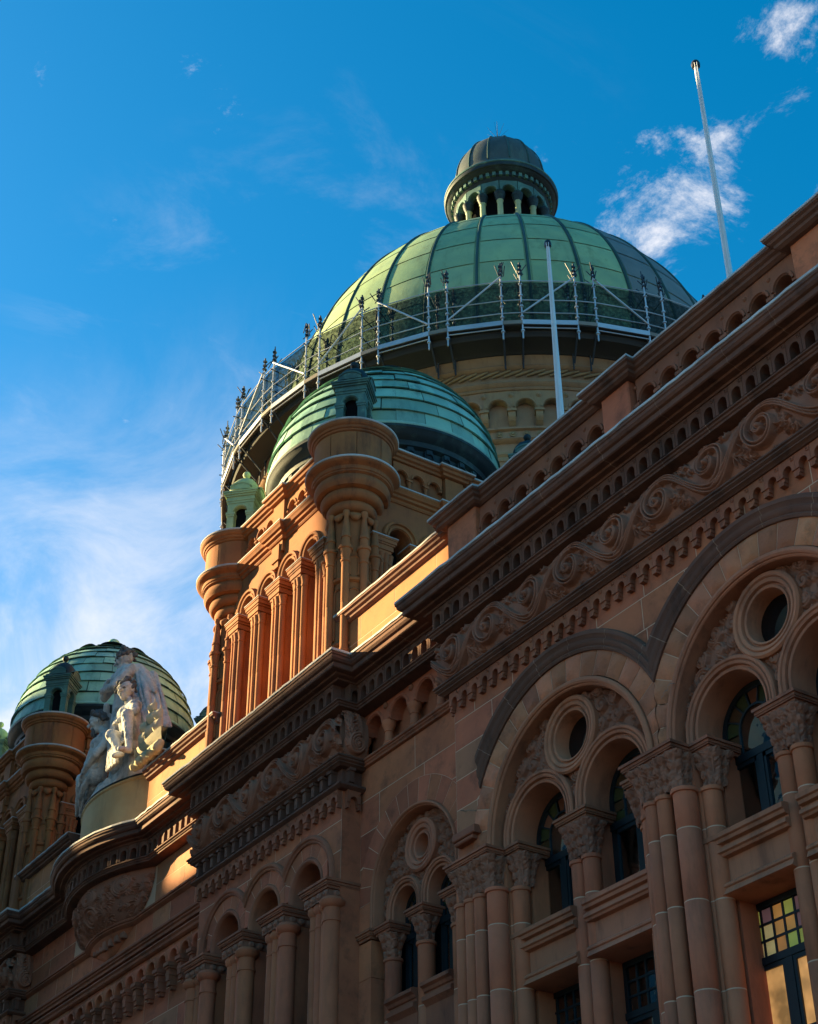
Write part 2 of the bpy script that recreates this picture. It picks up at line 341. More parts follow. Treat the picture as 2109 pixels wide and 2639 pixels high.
# ------------------------------------------------------------------ ground
def slab(name, x0, x1, y0, y1, z0, z1, m, kind='structure'):
    b = MB(); b.box(x0, x1, y0, y1, z0, z1); o = obj(name, b, m, up=False); o['kind'] = kind; return o
slab('ground', -1500, 1500, -1500, 1500, -.4, -.14, 'paving')
slab('road', -400, 300, 3.2, 13.4, -.4, -.12, 'asphalt')
slab('pavement', -400, 300, 13.4, 17.6, -.4, .02, 'paving')
slab('pavement', -400, 300, -5.0, 3.2, -.4, 0.0, 'paving')

# ------------------------------------------------------------------ the sandstone building
BLD = root('sandstone_building', 'long brown sandstone building with arcaded cornice and arched windows', 'building', (-30, 25, 0))
XB = -42.97                              # centre line of the building (bow, main dome)
mir = lambda x: 2*XB-x
Y_A, Y_B, Y_P, Y_D = 17.92, 18.31, 17.79, 18.20
XA, XP1, XP0 = -25.0, -29.38, -36.44     # left end of section A, pavilion edges
BH, BS = 2.775, .75; BR = (BH*BH+BS*BS)/(2*BS)
def bowarc(h=BH, s=BS, n=18, y=Y_D, x=XB):
    r = (h*h+s*s)/(2*s); a = math.asin(h/r)
    return [(x+r*math.sin(-a+2*a*i/n), y+(r-s)-r*math.cos(-a+2*a*i/n)) for i in range(n+1)]
PATH = [(-76, Y_A), (mir(XA), Y_A), (mir(XA), Y_B), (mir(XP1), Y_B), (mir(XP1), Y_P), (mir(XP0), Y_P), (mir(XP0), Y_D)]+bowarc()+\
       [(XP0, Y_D), (XP0, Y_P), (XP1, Y_P), (XP1, Y_B), (XA, Y_B), (XA, Y_A), (2, Y_A)]
P_A = [(XA, Y_B), (XA, Y_A), (2, Y_A)]; P_A2 = [(-76, Y_A), (mir(XA), Y_A), (mir(XA), Y_B)]
P_P = [(XP0, Y_D), (XP0, Y_P), (XP1, Y_P), (XP1, Y_B)]; P_P2 = [(mir(XP1), Y_B), (mir(XP1), Y_P), (mir(XP0), Y_P), (mir(XP0), Y_D)]
P_B = [(XP1, Y_B), (XA, Y_B)]; P_B2 = [(mir(XA), Y_B), (mir(XP1), Y_B)]
P_DR = [(XB+BH, Y_D), (XP0, Y_D)]; P_DL = [(mir(XP0), Y_D), (XB-BH, Y_D)]

# core behind the facade, and the roof behind the parapet
b = MB(); b.box(-76, 2, 19.3, 51, -1.6, 18.7); obj('wall_core', b, 'dark_room', BLD)
b = MB(); b.box(-76, 2, 18.2, 50.6, 18.71, 18.9); obj('roof_deck', b, 'roofing', BLD)
b = MB(); b.box(-76, 2, 50.4, 51.2, 18.91, 20.6); obj('rear_parapet', b, 'moulding', BLD)

# cornice with its pale lead edge
corn = MB()
corn.sweep(PATH, [(-.25, 18.97), (.80, 18.95), (.90, 18.91), (.93, 18.90), (.93, 18.82), (.905, 18.80), (.895, 18.74), (.855, 18.69), (.80, 18.67), (.80, 18.56), (.775, 18.54), (.62, 18.54), (.60, 18.50), (.47, 18.49), (.45, 18.45), (.16, 18.45), (.16, 18.0), (.40, 18.0), (.43, 17.975), (.43, 17.945), (.39, 17.93), (.38, 17.895), (.35, 17.88), (.34, 17.84), (.22, 17.82), (-.25, 17.82)])
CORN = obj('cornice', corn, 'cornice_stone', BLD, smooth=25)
fl = MB(); fl.sweep(PATH, [(.62, 18.985), (.86, 18.972), (.945, 18.945), (.952, 18.885), (.935, 18.875), (.92, 18.93), (.62, 18.96)], jit=.007); obj('lead_flashing', fl, 'flashing', CORN)

def joints(parent, prof, runs, pitch, seed, m='mortar'):
    rng = random.Random(seed); pf = [(d+.0025, z-.001) for d, z in prof]
    for x0, x1, y in runs:
        x = x0+pitch*rng.uniform(.3, .9)
        while x < x1-.2:
            b = MB(); b.sweep([(x, y), (x+.012, y)], pf, cap=False); obj('joint', b, m, parent); x += pitch*rng.uniform(.8, 1.25)
mat('joint_line', (.40, .23, .15), (.28, .15, .10), rnd=.2)
RUNS = [(XA, 0, Y_A), (XP1+1.0, XA-1.0, Y_B), (XP0-.8, XP1+.8, Y_P), (XB+BH+.4, XP0-1, Y_D)]
joints(CORN, [(.93, 18.87), (.93, 18.82), (.905, 18.80), (.895, 18.74), (.855, 18.69), (.80, 18.67), (.80, 18.56), (.775, 18.54), (.62, 18.54), (.60, 18.50), (.47, 18.49)], RUNS, 1.5, 5, 'joint_line')
joints(CORN, [(.40, 18.0), (.43, 17.975), (.43, 17.945), (.39, 17.93), (.38, 17.895), (.35, 17.88), (.34, 17.84)], RUNS, 1.1, 6, 'joint_line')
def arch_unit(w, h, r, zs, th, boss=True, hang=0.0):       # plate with a round-headed slot open at the bottom, one per bracket
    b = MB(); n = 8; e = w/2
    arc = [(r*math.cos(a), zs+r*math.sin(a)) for a in (PI*i/n for i in range(n+1))]
    poly = [(e-.004, h), (-e+.004, h)]
    lo = -hang
    left = [(-e+.004, 0), (-e*.86, lo) if hang else (-r, 0)]+([(-r, lo*.55)] if hang else [])
    outl = [(-e+.004, h), (-e+.004, 0)]+([(-e+.03, lo), (-r-.012, lo)] if hang else [])+[(-r, 0)]+[(-x, z) for x, z in arc][0:]+[(r, 0)]+([(r+.012, lo), (e-.03, lo)] if hang else [])+[(e-.004, 0), (e-.004, h)]
    # split in two halves so every face stays convex enough
    for sg in (-1, 1):
        pts = [(sg*x, z) for x, z in arc if x >= -1e-6]
        ring = [(sg*r, 0)]+pts
        for i in range(len(ring)-1):
            (x0, z0), (x1, z1) = ring[i], ring[i+1]
            zt = h
            q = [(x0, z0), (x1, z1), (x1, zt), (x0, zt)]
            if abs(x0-x1) < 1e-5: continue
            b.add([(x, -th, z) for x, z in q], [(0, 1, 2, 3)]); b.add([(x0, -th, z0), (x1, -th, z1), (x1, 0, z1), (x0, 0, z0)], [(0, 1, 2, 3)])
        xa, xb = sorted((sg*r, sg*(e-.004)))
        b.box(xa, xb, -th, 0, 0, h)
        if hang:
            xm = sg*e*.5+sg*r*.5
            b.box(min(sg*(r+.012), sg*(e-.004)), max(sg*(r+.012), sg*(e-.004)), -th*.8, 0, -hang*.55, 0)
            b.box(min(sg*(r+.03), sg*(e-.004)), max(sg*(r+.03), sg*(e-.004)), -th*.9, 0, -hang, -hang*.55)
    if boss:
        for sg in (-1, 1): b.lathe([(.0, 0)], n=3) if False else None
        P = [[(e-.004 - .045+.045*math.cos(t)*math.cos(u)+.0, -th-.03*math.sin(u), h-.07+.045*math.sin(t)*math.cos(u)) for t in (2*PI*j/8 for j in range(8))] for u in (0, .6, 1.2)]
        b.grid(P, True)
    return b
def along(path, pitch, d, skip=0.2):                        # positions along the offset path
    P = [Vector(p) for p in path]; out = []
    ns = [Vector(((P[i+1]-P[i]).normalized().y, -(P[i+1]-P[i]).normalized().x)) for i in range(len(P)-1)]
    Q = []
    for i in range(len(P)):
        md = ns[0] if i == 0 else ns[-1] if i == len(P)-1 else (ns[i-1]+ns[i])/(1+ns[i-1].dot(ns[i]))
        Q.append(P[i]+md*d)
    # merge nearly collinear runs (the bow) into one
    runs = [[Q[0]]]
    for i in range(1, len(Q)):
        runs[-1].append(Q[i])
        if i < len(Q)-1:
            a = (Q[i]-Q[i-1]).normalized(); c = (Q[i+1]-Q[i]).normalized()
            if a.dot(c) < .97: runs.append([Q[i]])
    for r in runs:
        L = [0]
        for i in range(1, len(r)): L.append(L[-1]+(r[i]-r[i-1]).length)
        n = max(1, int(round(L[-1]/pitch)))
        if L[-1] < pitch*.6: continue
        for k in range(n):
            s = (k+.5)*L[-1]/n
            i = max(j for j in range(len(L)-1) if L[j] <= s); t = (r[i+1]-r[i]).normalized(); p = r[i]+t*(s-L[i])
            out.append((p.x, p.y, math.atan2(t.y, t.x)))
    return out
du = arch_unit(.365, .445, .115, .20, .25).mesh('bracket', 'cornice_stone')
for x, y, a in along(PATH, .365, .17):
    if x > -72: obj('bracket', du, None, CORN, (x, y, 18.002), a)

# frieze bands of section A and the pavilions: convex, carved with scrolls
def frieze_mesh(seed):
    fu = frieze_unit(seed)
    P = []; 
    for j, v in enumerate(fu.V):
        bul = .16*(1-(v/.6)**2)-.09
        P.append([(fu.U[i], -(bul+fu.H[j, i]), v) for i in range(fu.nu+1)])
    b = MB(); b.grid(P); return b.mesh('scroll', 'carved', 180)
FMS = [frieze_mesh(s) for s in (1, 2, 3)]
def fret_mesh():
    Q = Relief(.66, 1.2, 60, 110)
    Q.spiral(.36, -.28, .24, .04, PI/2, 1.7, .045, .03, .13, 2, .07); Q.dot(.36, -.28, .06, .15)
    for t in range(7): Q.leaf(.10+.06*(t % 3), -.35+.15*t, PI/2-.2+.25*(t % 3), .42, -.9 if t % 2 else 1.0, .030, .13, 6, 1.1)
    for t in range(5): Q.leaf(.45, -.05+.12*t, PI/2+.5, .30, 1.4, .028, .12, 5, 1.2)
    P = [[(Q.U[i], -(.16*(1-(v/.6)**2)+Q.H[j, i]*min(1, 6*Q.U[i]+.15)), v) for i in range(61)] for j, v in enumerate(Q.V)]
    b = MB(); b.grid(P); return b.mesh('scroll', 'carved', 180)
FRET = fret_mesh()
FRZ = (16.62, 17.82); FZ = 17.22
fp = [(-.2, 17.82)]+[(.06+.155*(1-(v/.6)**2), FZ-v) for v in np.linspace(-.6, .6, 9)]+[(-.2, 16.62)]
lm = [(-.2, 16.64), (.31, 16.625), (.335, 16.60), (.335, 16.57), (.30, 16.55), (.305, 16.515), (.28, 16.495), (.25, 16.48), (.25, 16.45), (.20, 16.43), (.17, 16.40), (-.2, 16.40)]
for pth, sec in ((P_A, 'A'), (P_P, 'P'), (P_P2, 'Q'), (P_A2, 'R')):
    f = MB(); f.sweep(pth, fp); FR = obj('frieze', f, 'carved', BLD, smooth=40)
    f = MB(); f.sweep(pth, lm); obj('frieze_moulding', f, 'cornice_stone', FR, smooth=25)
    y = Y_A if sec in 'AR' else Y_P
    x0 = {'A': XA-.30, 'P': XP0-.28, 'Q': mir(XP1)-.28, 'R': -76}[sec]; x1 = {'A': 2, 'P': XP1+.28, 'Q': mir(XP0)+.28, 'R': mir(XA)+.3}[sec]
    wtot = x1-x0; n = max(1, round(wtot/2.72)); sc = wtot/n/2.68
    for k in range(n):
        flip = sec == 'P' and k >= n/2
        obj('scroll', FMS[(k*2+ord(sec)) % 3], None, FR, (x0+k*wtot/n, y-.175, FZ), scale=(sc, 1, .985))
    if sec in 'PQ':
        for xx_, yy_, aa_ in ((x1-.10, y-.16, PI/2),): obj('scroll', FRET, None, FR, (xx_, yy_, FZ), aa_, scale=(1, 1, .985))
    pu = arch_unit(.372, .30, .10, .06, .13, True, .14).mesh('pendant', 'moulding')
    zt = 16.40
    if sec in 'PQ':                                          # an extra band of brackets under the pavilion frieze
        bu = MB(); bu.box(-.17, -.03, -.16, 0, .05, .40); bu.box(-.185, -.01, -.20, 0, .33, .405); bu.box(-.16, -.04, -.12, 0, 0, .05)
        bm = bu.mesh('small_bracket', 'cornice_stone')
        f = MB(); f.sweep(pth, [(-.2, 16.395), (.02, 16.39), (.02, 15.98), (.20, 15.975), (.225, 15.95), (.225, 15.91), (.17, 15.87), (.13, 15.85), (-.2, 15.85)]); obj('bracket_band', f, 'cornice_stone', FR, smooth=25)
        for x, yy, a in along(pth, .40, .022): obj('small_bracket', bm, None, FR, (x, yy, 15.985), a)
        zt = 15.85
    for x, yy, a in along(pth, .372, .0):
        if x > -70: obj('pendant', pu, None, FR, (x, yy-.002, zt-.30), a)

# ashlar: blocks cut to the extrados below them, mortar bed showing in the joints
def blocks(wall, x0, x1, z0, z1, y, lower, course=.62, length=1.25, m='ashlar', seed=1, depth=.12, joint=.024, odd=None):
    rng = random.Random(seed); nz = max(1, round((z1-z0)/course)); ch = (z1-z0)/nz
    for k in range(nz):
        za, zb = z0+k*ch, z0+(k+1)*ch; x = x0-(length*.5 if k % 2 else 0)*rng.uniform(.7, 1)
        while x < x1-.05:
            xe = x+length*rng.uniform(.8, 1.2)
            if x1-xe < .35: xe = x1
            a, c = max(x, x0)+joint/2, min(xe, x1)-joint/2
            x = xe
            if c-a < .05: continue
            n = max(2, int((c-a)/.12)+1); xs = [a+(c-a)*i/n for i in range(n+1)]
            lo = [max(za+joint/2, lower(q)) for q in xs]; hi = zb-joint/2
            if min(lo) > hi-.03: continue
            if all(l < za+joint for l in lo): xs, lo = [a, c], [za+joint/2]*2
            b = MB(); i = 0
            while i < len(xs)-1:
                if lo[i] < hi-.002 or lo[i+1] < hi-.002:
                    l0, l1 = min(lo[i], hi-.001), min(lo[i+1], hi-.001)
                    b.add([(xs[i], y, l0), (xs[i+1], y, l1), (xs[i+1], y, hi), (xs[i], y, hi), (xs[i], y+depth, l0), (xs[i+1], y+depth, l1), (xs[i+1], y+depth, hi), (xs[i], y+depth, hi)],
                          [(0, 1, 2, 3), (0, 4, 5, 1), (3, 2, 6, 7)]+([(0, 3, 7, 4)] if i == 0 or lo[i-1] >= hi-.002 else [])+([(1, 5, 6, 2)] if i == len(xs)-2 or lo[i+2] >= hi-.002 else []))
                i += 1
            if b.f: obj('ashlar_block', b, ('ashlar_buff' if rng.random() < .05 else m) if not odd else odd, wall)
def backing(x0, x1, z1, y, lower, m='mortar', depth=.2):
    b = MB(); n = max(2, int((x1-x0)/.12)); xs = [x0+(x1-x0)*i/n for i in range(n+1)]
    for i in range(n):
        l0, l1 = lower(xs[i]), lower(xs[i+1])
        if min(l0, l1) > z1: continue
        l0, l1 = min(l0, z1-.001), min(l1, z1-.001)
        b.add([(xs[i], y, l0), (xs[i+1], y, l1), (xs[i+1], y, z1), (xs[i], y, z1), (xs[i], y+depth, l0), (xs[i+1], y+depth, l1)], [(0, 1, 2, 3), (0, 4, 5, 1)])
    return b
def arclow(cs, r, zc, base):
    def f(x):
        z = base
        for c in cs:
            if abs(x-c) < r: z = max(z, zc+math.sqrt(r*r-(x-c)**2))
        return z
    return f

# columns
def shaft(r, z0, z1, joints=(), n=20, base=True):
    pr = []
    if base: pr += [(r*1.55, z0), (r*1.55, z0+.10), (r*1.35, z0+.13), (r*1.40, z0+.18), (r*1.12, z0+.26), (r, z0+.30)]
    else: pr += [(r, z0)]
    for j in sorted(joints): pr += [(r, j-.010), (r*.995, j-.009), (r*.995, j+.009), (r, j+.010)]
    pr += [(r, z1-.09), (r*1.16, z1-.08), (r*1.2, z1-.045), (r*1.16, z1-.01), (r*1.02, z1)]
    b = MB(); b.lathe(pr, n=n); b.m2 = ('mortar', list(joints)); return b
def capital(w, d, h, seed, over=.10, n=None, both=True):
    # carved block, narrow at the necking and wide under the abacus: front and two sides carry relief
    res = .016; b = MB()
    def face(L, seed):
        R = loops(L, h, res, seed, 0, .055, .085, .026, .085); return R
    def put(R, fn, L):
        P = []
        for j, v in enumerate(R.V):
            t = (v+h/2)/h; fl = -over*1.0+over*1.35*t**1.8
            row = []
            for i, u in enumerate(R.U):
                e = (u/L-.5)*2
                row.append(fn(e, fl+R.H[j, i]*(1-abs(e)**14), t, fl))
            P.append(row)
        b.grid(P)
    put(face(w, seed), lambda e, o, t, fl: (e*(w/2+fl), -d/2-o, h*t), w)
    put(face(d, seed+1), lambda e, o, t, fl: (w/2+o, e*(d/2+fl), h*t), d)
    put(face(d, seed+2), lambda e, o, t, fl: (-w/2-o, -e*(d/2+fl), h*t), d)
    return b
def abacus(x0, x1, y0, y1, z0, h=.20):
    b = MB()
    for k, (o, za, zb) in enumerate(((-.05, 0, .3), (-.015, .3, .45), (.0, .45, .72), (.03, .72, 1.0))):
        b.box(x0-o, x1+o, y0-o, y1, z0+h*za+(.001 if k else 0), z0+h*zb)
    return b

# ------------------------------------------------------------------ section A: two-light windows under great arches
BAY = 5.37; XC = [-21.44+BAY*i for i in range(4)]; ZS = 12.5
RI, RV, RH, RO = 2.50, 2.52, 3.02, 3.42
HB = BAY/2
endL = lambda r: PI-math.asin(.55/r)
lowA = arclow(XC, RH+.01, ZS, 12.36)
WA = obj('wall', backing(XA, 2, 16.41, Y_A+.004, lowA), 'mortar', BLD)
blocks(WA, XA, 2, 12.36, 16.40, Y_A, lowA, .675, 1.5, seed=3)
b = MB(); b.box(XA, XA+.3, Y_A+.013, Y_B+.6, 9, 16.4); obj('wall_return', b, 'ashlar', BLD)
vm_rng = random.Random(5)
def mortar_ring(xc, zc, r0, r1, y, lim=None, parent=None):
    b = MB(); b.arch(xc, zc, [(r0, y), (r1, y)], 44, lim, closed=False); return obj('mortar_bed', b, 'mortar', parent)
def voussoir(xc, zc, r0, r1, a0, a1, y, lim, rough=.045, seed=0, m='rockface', dep=.2):
    g = .010/r1; a0, a1 = a0+g, a1-g; nu, nv = 5, 7; P = []
    for i in range(nu+1):
        row = []
        for j in range(nv+1):
            a = a0+(a1-a0)*i/nu; r = r0+(r1-r0)*j/nv; x = r*math.cos(a); z = r*math.sin(a)
            if lim and abs(x) > lim-.006: x = math.copysign(lim-.006, x)
            e = min(i, nu-i, j, nv-j)
            d = 0 if e == 0 else rough*(.35+.65*min(1, e/2))*(1+.9*mnoise.noise(Vector((xc*3+x*4, seed*3.7, z*4))))
            row.append((xc+x, y-d, zc+z))
        P.append(row)
    b = MB(); b.grid(P)
    for e in ([P[i][0] for i in range(nu+1)], [P[i][-1] for i in range(nu+1)], P[0], P[-1]):
        b.grid([e, [(q[0], y+dep, q[2]) for q in e]])
    return b
def two_light(xc, y, sc, zs, zab, rI, ro_in, lights, oc, ylight, nwin, deep, seed, wide):
    """roll moulding, soffit, tympanum with rings, oculus and two lights; returns the arch part"""
    zr = zab
    a = MB()
    w = .17*sc+.02
    a.arch(xc, zs, [(rI, y+.10), (rI, y-.02), (rI-.03*sc, y-.05), (rI-.08*sc, y-.055), (rI-.12*sc, y-.03), (rI-.125*sc, y), (rI-.15*sc, y+.005), (rI-.17*sc, y+.03), (rI-.17*sc, ylight+.14), (rI+.02, ylight+.14)], 40)
    if zs > zr+.02:
        for sg in (-1, 1):
            P = [[(xc+sg*r, yy, zz) for zz in (zr, zs)] for r, yy in [(rI, y+.10), (rI, y-.02), (rI-.03*sc, y-.05), (rI-.08*sc, y-.055), (rI-.12*sc, y-.03), (rI-.125*sc, y), (rI-.15*sc, y+.005), (rI-.17*sc, y+.03), (rI-.17*sc, ylight+.14), (rI+.02, ylight+.14)]]
            a.grid(P)
    A = obj('arch', a, 'window_stone', BLD, smooth=35)
    # tympanum relief
    wr = rI-.17*sc; hh = zs+wr-zr; R = loops(2*wr+.1, hh+.05, .016, seed, 0, .10*sc+.02, .15*sc+.02, .034*sc+.006, .13)
    lx, lzs, li, lo = lights; ocz, oR, oi = oc
    t = MB(); o = {}
    yt = ylight+.14
    def inside(x, z):
        if z > zs and math.hypot(x, z-zs) > wr+.03: return False
        if abs(x) > wr+.03: return False
        if math.hypot(x, z-ocz) < oi+.06: return False
        for s in (-1, 1):
            if z > lzs and math.hypot(x-s*lx, z-lzs) < li+.06: return False
            if z <= lzs and abs(x-s*lx) < li+.06: return False
        return True
    idx = {}
    for j in range(R.nv):
        for i in range(R.nu):
            x = (R.U[i]+R.U[i+1])/2-R.w/2; z = (R.V[j]+R.V[j+1])/2+(zr+hh/2)
            if not inside(x, z): continue
            f = []
            for (jj, ii) in ((j, i), (j, i+1), (j+1, i+1), (j+1, i)):
                if (jj, ii) not in idx:
                    idx[(jj, ii)] = len(t.v); t.v.append((xc+R.U[ii]-R.w/2, yt-R.H[jj, ii], R.V[jj]+zr+hh/2))
                f.append(idx[(jj, ii)])
            t.f.append(tuple(f))
    obj('carved_tympanum', t, 'carved', A, smooth=180)
    # oculus ring
    k = oR-oi; rg = MB()
    pr = [(oi, yt+.75), (oi, ylight+.02), (oi+.04*k, ylight), (oi+.16*k, ylight-.01), (oi+.2*k, ylight+.03), (oi+.30*k, ylight+.035), (oi+.36*k, ylight-.03), (oi+.55*k, ylight-.05), (oi+.62*k, ylight-.02), (oi+.7*k, ylight-.06), (oi+.88*k, ylight-.07), (oi+k, ylight-.03), (oi+k, yt+.02)]
    P = [[(xc+r*math.cos(q), yy, ocz+r*math.sin(q)) for q in (2*PI*i/48 for i in range(48))] for r, yy in pr]
    rg.grid(P, True); OC = obj('oculus', rg, 'window_stone', A, smooth=35)
    g = MB(); g.lathe([(.001, 0), (oi-.002, 0)], n=32, cap=False)
    obj('pane', g, 'dark_glass', OC, (xc, ylight+.34, ocz), rot=(PI/2, 0, 0)); g = MB(); g.lathe([(.001, 0), (oi-.002, 0)], n=32, cap=False); obj('hole_shade', g, 'dark_room', OC, (xc, ylight+.37, ocz), rot=(PI/2, 0, 0))  # black pane and disc put the shade of the hole into colour
    # rings of the two lights and their reveals
    rg = MB(); k = lo-li
    pr = [(li, ylight+deep), (li, ylight+.03), (li+.04*k, ylight), (li+.2*k, ylight-.015), (li+.24*k, ylight+.03), (li+.36*k, ylight+.035), (li+.42*k, ylight-.03), (li+.6*k, ylight-.05), (li+.66*k, ylight-.02), (li+.74*k, ylight-.055), (li+.92*k, ylight-.06), (li+k, ylight-.03), (li+k, yt+.02)]
    for s in (-1, 1):
        lim = lambda r, s=s: 0
        rows = []
        for r, yy in pr:
            row = []
            am = math.acos(min(1, lx/r))
            for i in range(33):
                # mitre the inner haunches of the two rings on the centre line
                q = PI*i/32; x = s*lx+r*math.cos(q); z = lzs+r*math.sin(q)
                if x*s < 0: x = 0
                row.append((xc+x, yy, z))
            x0_, x1_ = s*lx+r, s*lx-r
            if x0_*s < 0: x0_ = 0
            if x1_*s < 0: x1_ = 0
            row = [(xc+x0_, yy, zr)]+row+[(xc+x1_, yy, zr)]
            rows.append(row)
        rg.grid(rows)
    obj('light_rings', rg, 'window_stone', A, smooth=35)
    return A
def arched_window(xc, y, r, zs, z0, ztr, glass='window_glass', parent=None, tint=0):
    f = MB(); t = .07
    f.arch(xc, zs, [(r+.02, y-.03), (r-.10, y-.03), (r-.10, y+.05), (r+.02, y+.05)], 24)
    for s in (-1, 1): f.box(min(s*r, s*(r-.10))+xc, max(s*r, s*(r-.10))+xc, y-.031, y+.05, z0, zs)
    f.box(xc-r, xc+r, y-.06, y+.05, ztr-.07, ztr+.07); f.box(xc-.075, xc+.075, y-.05, y+.05, z0, ztr); f.box(xc-r, xc+r, y-.045, y+.05, z0, z0+.12)
    for s in (-1, 1):
        x0, x1 = sorted((xc+s*.075, xc+s*(r-.1)))
        for (a, c, d, e) in ((x0, x0+.06, z0+.12, ztr-.07), (x1-.06, x1, z0+.12, ztr-.07), (x0, x1, z0+.12, z0+.2), (x0, x1, ztr-.15, ztr-.07)): f.box(a, c, y-.035, y+.03, d, e)
    ri = r*.52
    f.arch(xc, zs, [(ri, y-.02), (ri-.035, y-.02), (ri-.035, y+.03), (ri, y+.03)], 20)
    for s in (-1, 1): f.box(xc+s*ri-.018-.0175*s, xc+s*ri+.018-.0175*s, y-.021, y+.03, ztr+.07, zs)
    NB = 7
    for i in range(1, NB):
        q = PI*i/NB; d = Vector((math.cos(q), 0, math.sin(q))); n_ = Vector((-d.z, 0, d.x))*.014
        p0, p1 = Vector((xc, y, zs))+d*ri, Vector((xc, y, zs))+d*(r-.09)
        f.add([p0+n_+Vector((0, -.02, 0)), p0-n_+Vector((0, -.02, 0)), p1-n_+Vector((0, -.02, 0)), p1+n_+Vector((0, -.02, 0))], [(0, 1, 2, 3)])
    Wn = obj('window', f, 'frame_paint', parent or BLD)
    if r > .6:  # cream sheet behind the glass imitates a pale reflection
        cr = random.Random(int(xc*100)); cm_ = MB(); xa = xc-r*.9; wdt = cr.choice((.25, .45, .0, .6)); n = 8
        if wdt: cm_.grid([[(xa+wdt*i/n+.03*math.sin(z*5+i), y+.20+.03*math.sin(i*2.1), z) for i in range(n+1)] for z in np.linspace(z0, zs+.3, 8)]); obj('reflection_sheet', cm_, 'reflection_sheet', Wn)
    for s in (-1, 1):
        x0, x1 = sorted((xc+s*.135, xc+s*(r-.16))); g = MB(); g.box(x0, x1, y, y+.008, z0+.2, ztr-.15); obj('pane', g, glass, Wn)
    cols = ['pane_olive', 'pane_amber', 'window_glass', 'pane_olive', 'window_glass', 'pane_olive', 'pane_amber']
    for i in range(NB):
        q0, q1 = PI*i/NB+.03, PI*(i+1)/NB-.03; g = MB()
        g.grid([[(xc+rr*math.cos(q0+(q1-q0)*j/5), y+.006, zs+rr*math.sin(q0+(q1-q0)*j/5)) for j in range(6)] for rr in (ri+.01, r-.1)])
        obj('pane', g, cols[(i+tint) % 7], Wn)
    for s in (-1, 1):
        x0, x1 = sorted((xc+s*(ri+.02), xc+s*(r-.1))); zz = np.linspace(ztr+.07, zs, 3)
        for k in range(2): g = MB(); g.box(x0, x1, y+.002, y+.01, zz[k]+.012, zz[k+1]-.012); obj('pane', g, cols[(k+s+tint) % 7], Wn)
    g = MB(); n = 16
    g.prism([(xc+(ri-.035)*math.cos(PI*i/n), zs+(ri-.035)*math.sin(PI*i/n)) for i in range(n+1)]+[(xc-ri+.035, ztr+.07), (xc+ri-.035, ztr+.07)], y, y+.008); obj('pane', g, glass, Wn)
    return Wn
def grid_window(xc, y, w, z0, z1, lit, parent):
    x0, x1 = xc-w/2, xc+w/2; zt = z1-.92; f = MB()
    f.box(x0, x0+.13, y-.03, y+.05, z0, z1); f.box(x1-.13, x1, y-.03, y+.05, z0, z1); f.box(x0, x1, y-.031, y+.05, z1-.12, z1)
    f.box(x0, x1, y-.06, y+.05, zt-.12, zt); f.box(xc-.08, xc+.08, y-.05, y+.05, z0, zt-.12)
    nx, nz = 6, 3; X = np.linspace(x0+.13, x1-.13, nx+1); Z = np.linspace(zt, z1-.12, nz+1)
    for i in range(1, nx): f.box(X[i]-.02, X[i]+.02, y-.02, y+.02, zt, z1-.12)
    for k in range(1, nz): f.box(x0+.13, x1-.13, y-.021, y+.02, Z[k]-.02, Z[k]+.02)
    for s in (-1, 1):
        a, c = sorted((xc+s*.08, xc+s*(w/2-.13)))
        f.box(a, a+.07, y-.035, y+.03, z0, zt-.12); f.box(c-.07, c, y-.035, y+.03, z0, zt-.12); f.box(a, c, y-.034, y+.03, zt-.20, zt-.12)
        for zb in (zt-1.25, zt-2.3): f.box(a, c, y-.02, y+.02, zb-.02, zb+.02)
    Wn = obj('window', f, 'frame_paint', parent); rng = random.Random(int(xc*10))
    for i in range(nx):
        for k in range(nz):
            g = MB(); g.box(X[i]+.02, X[i+1]-.02, y, y+.01, Z[k]+.02, Z[k+1]-.02)
            mname = rng.choice(['lit_amber', 'lit_olive', 'lit_gold', 'lit_amber', 'lit_olive', 'lit_plum']) if lit else 'window_glass'
            obj('pane', g, mname, Wn)
    for s in (-1, 1):
        a, c = sorted((xc+s*.15, xc+s*(w/2-.20)))
        for za, zb in ((zt-1.23, zt-.2), (zt-2.28, zt-1.27), (z0, zt-2.32)):
            if zb > za: g = MB(); g.box(a, c, y, y+.01, za, zb); obj('pane', g, 'lit_room' if lit else 'window_glass', Wn)
    return Wn

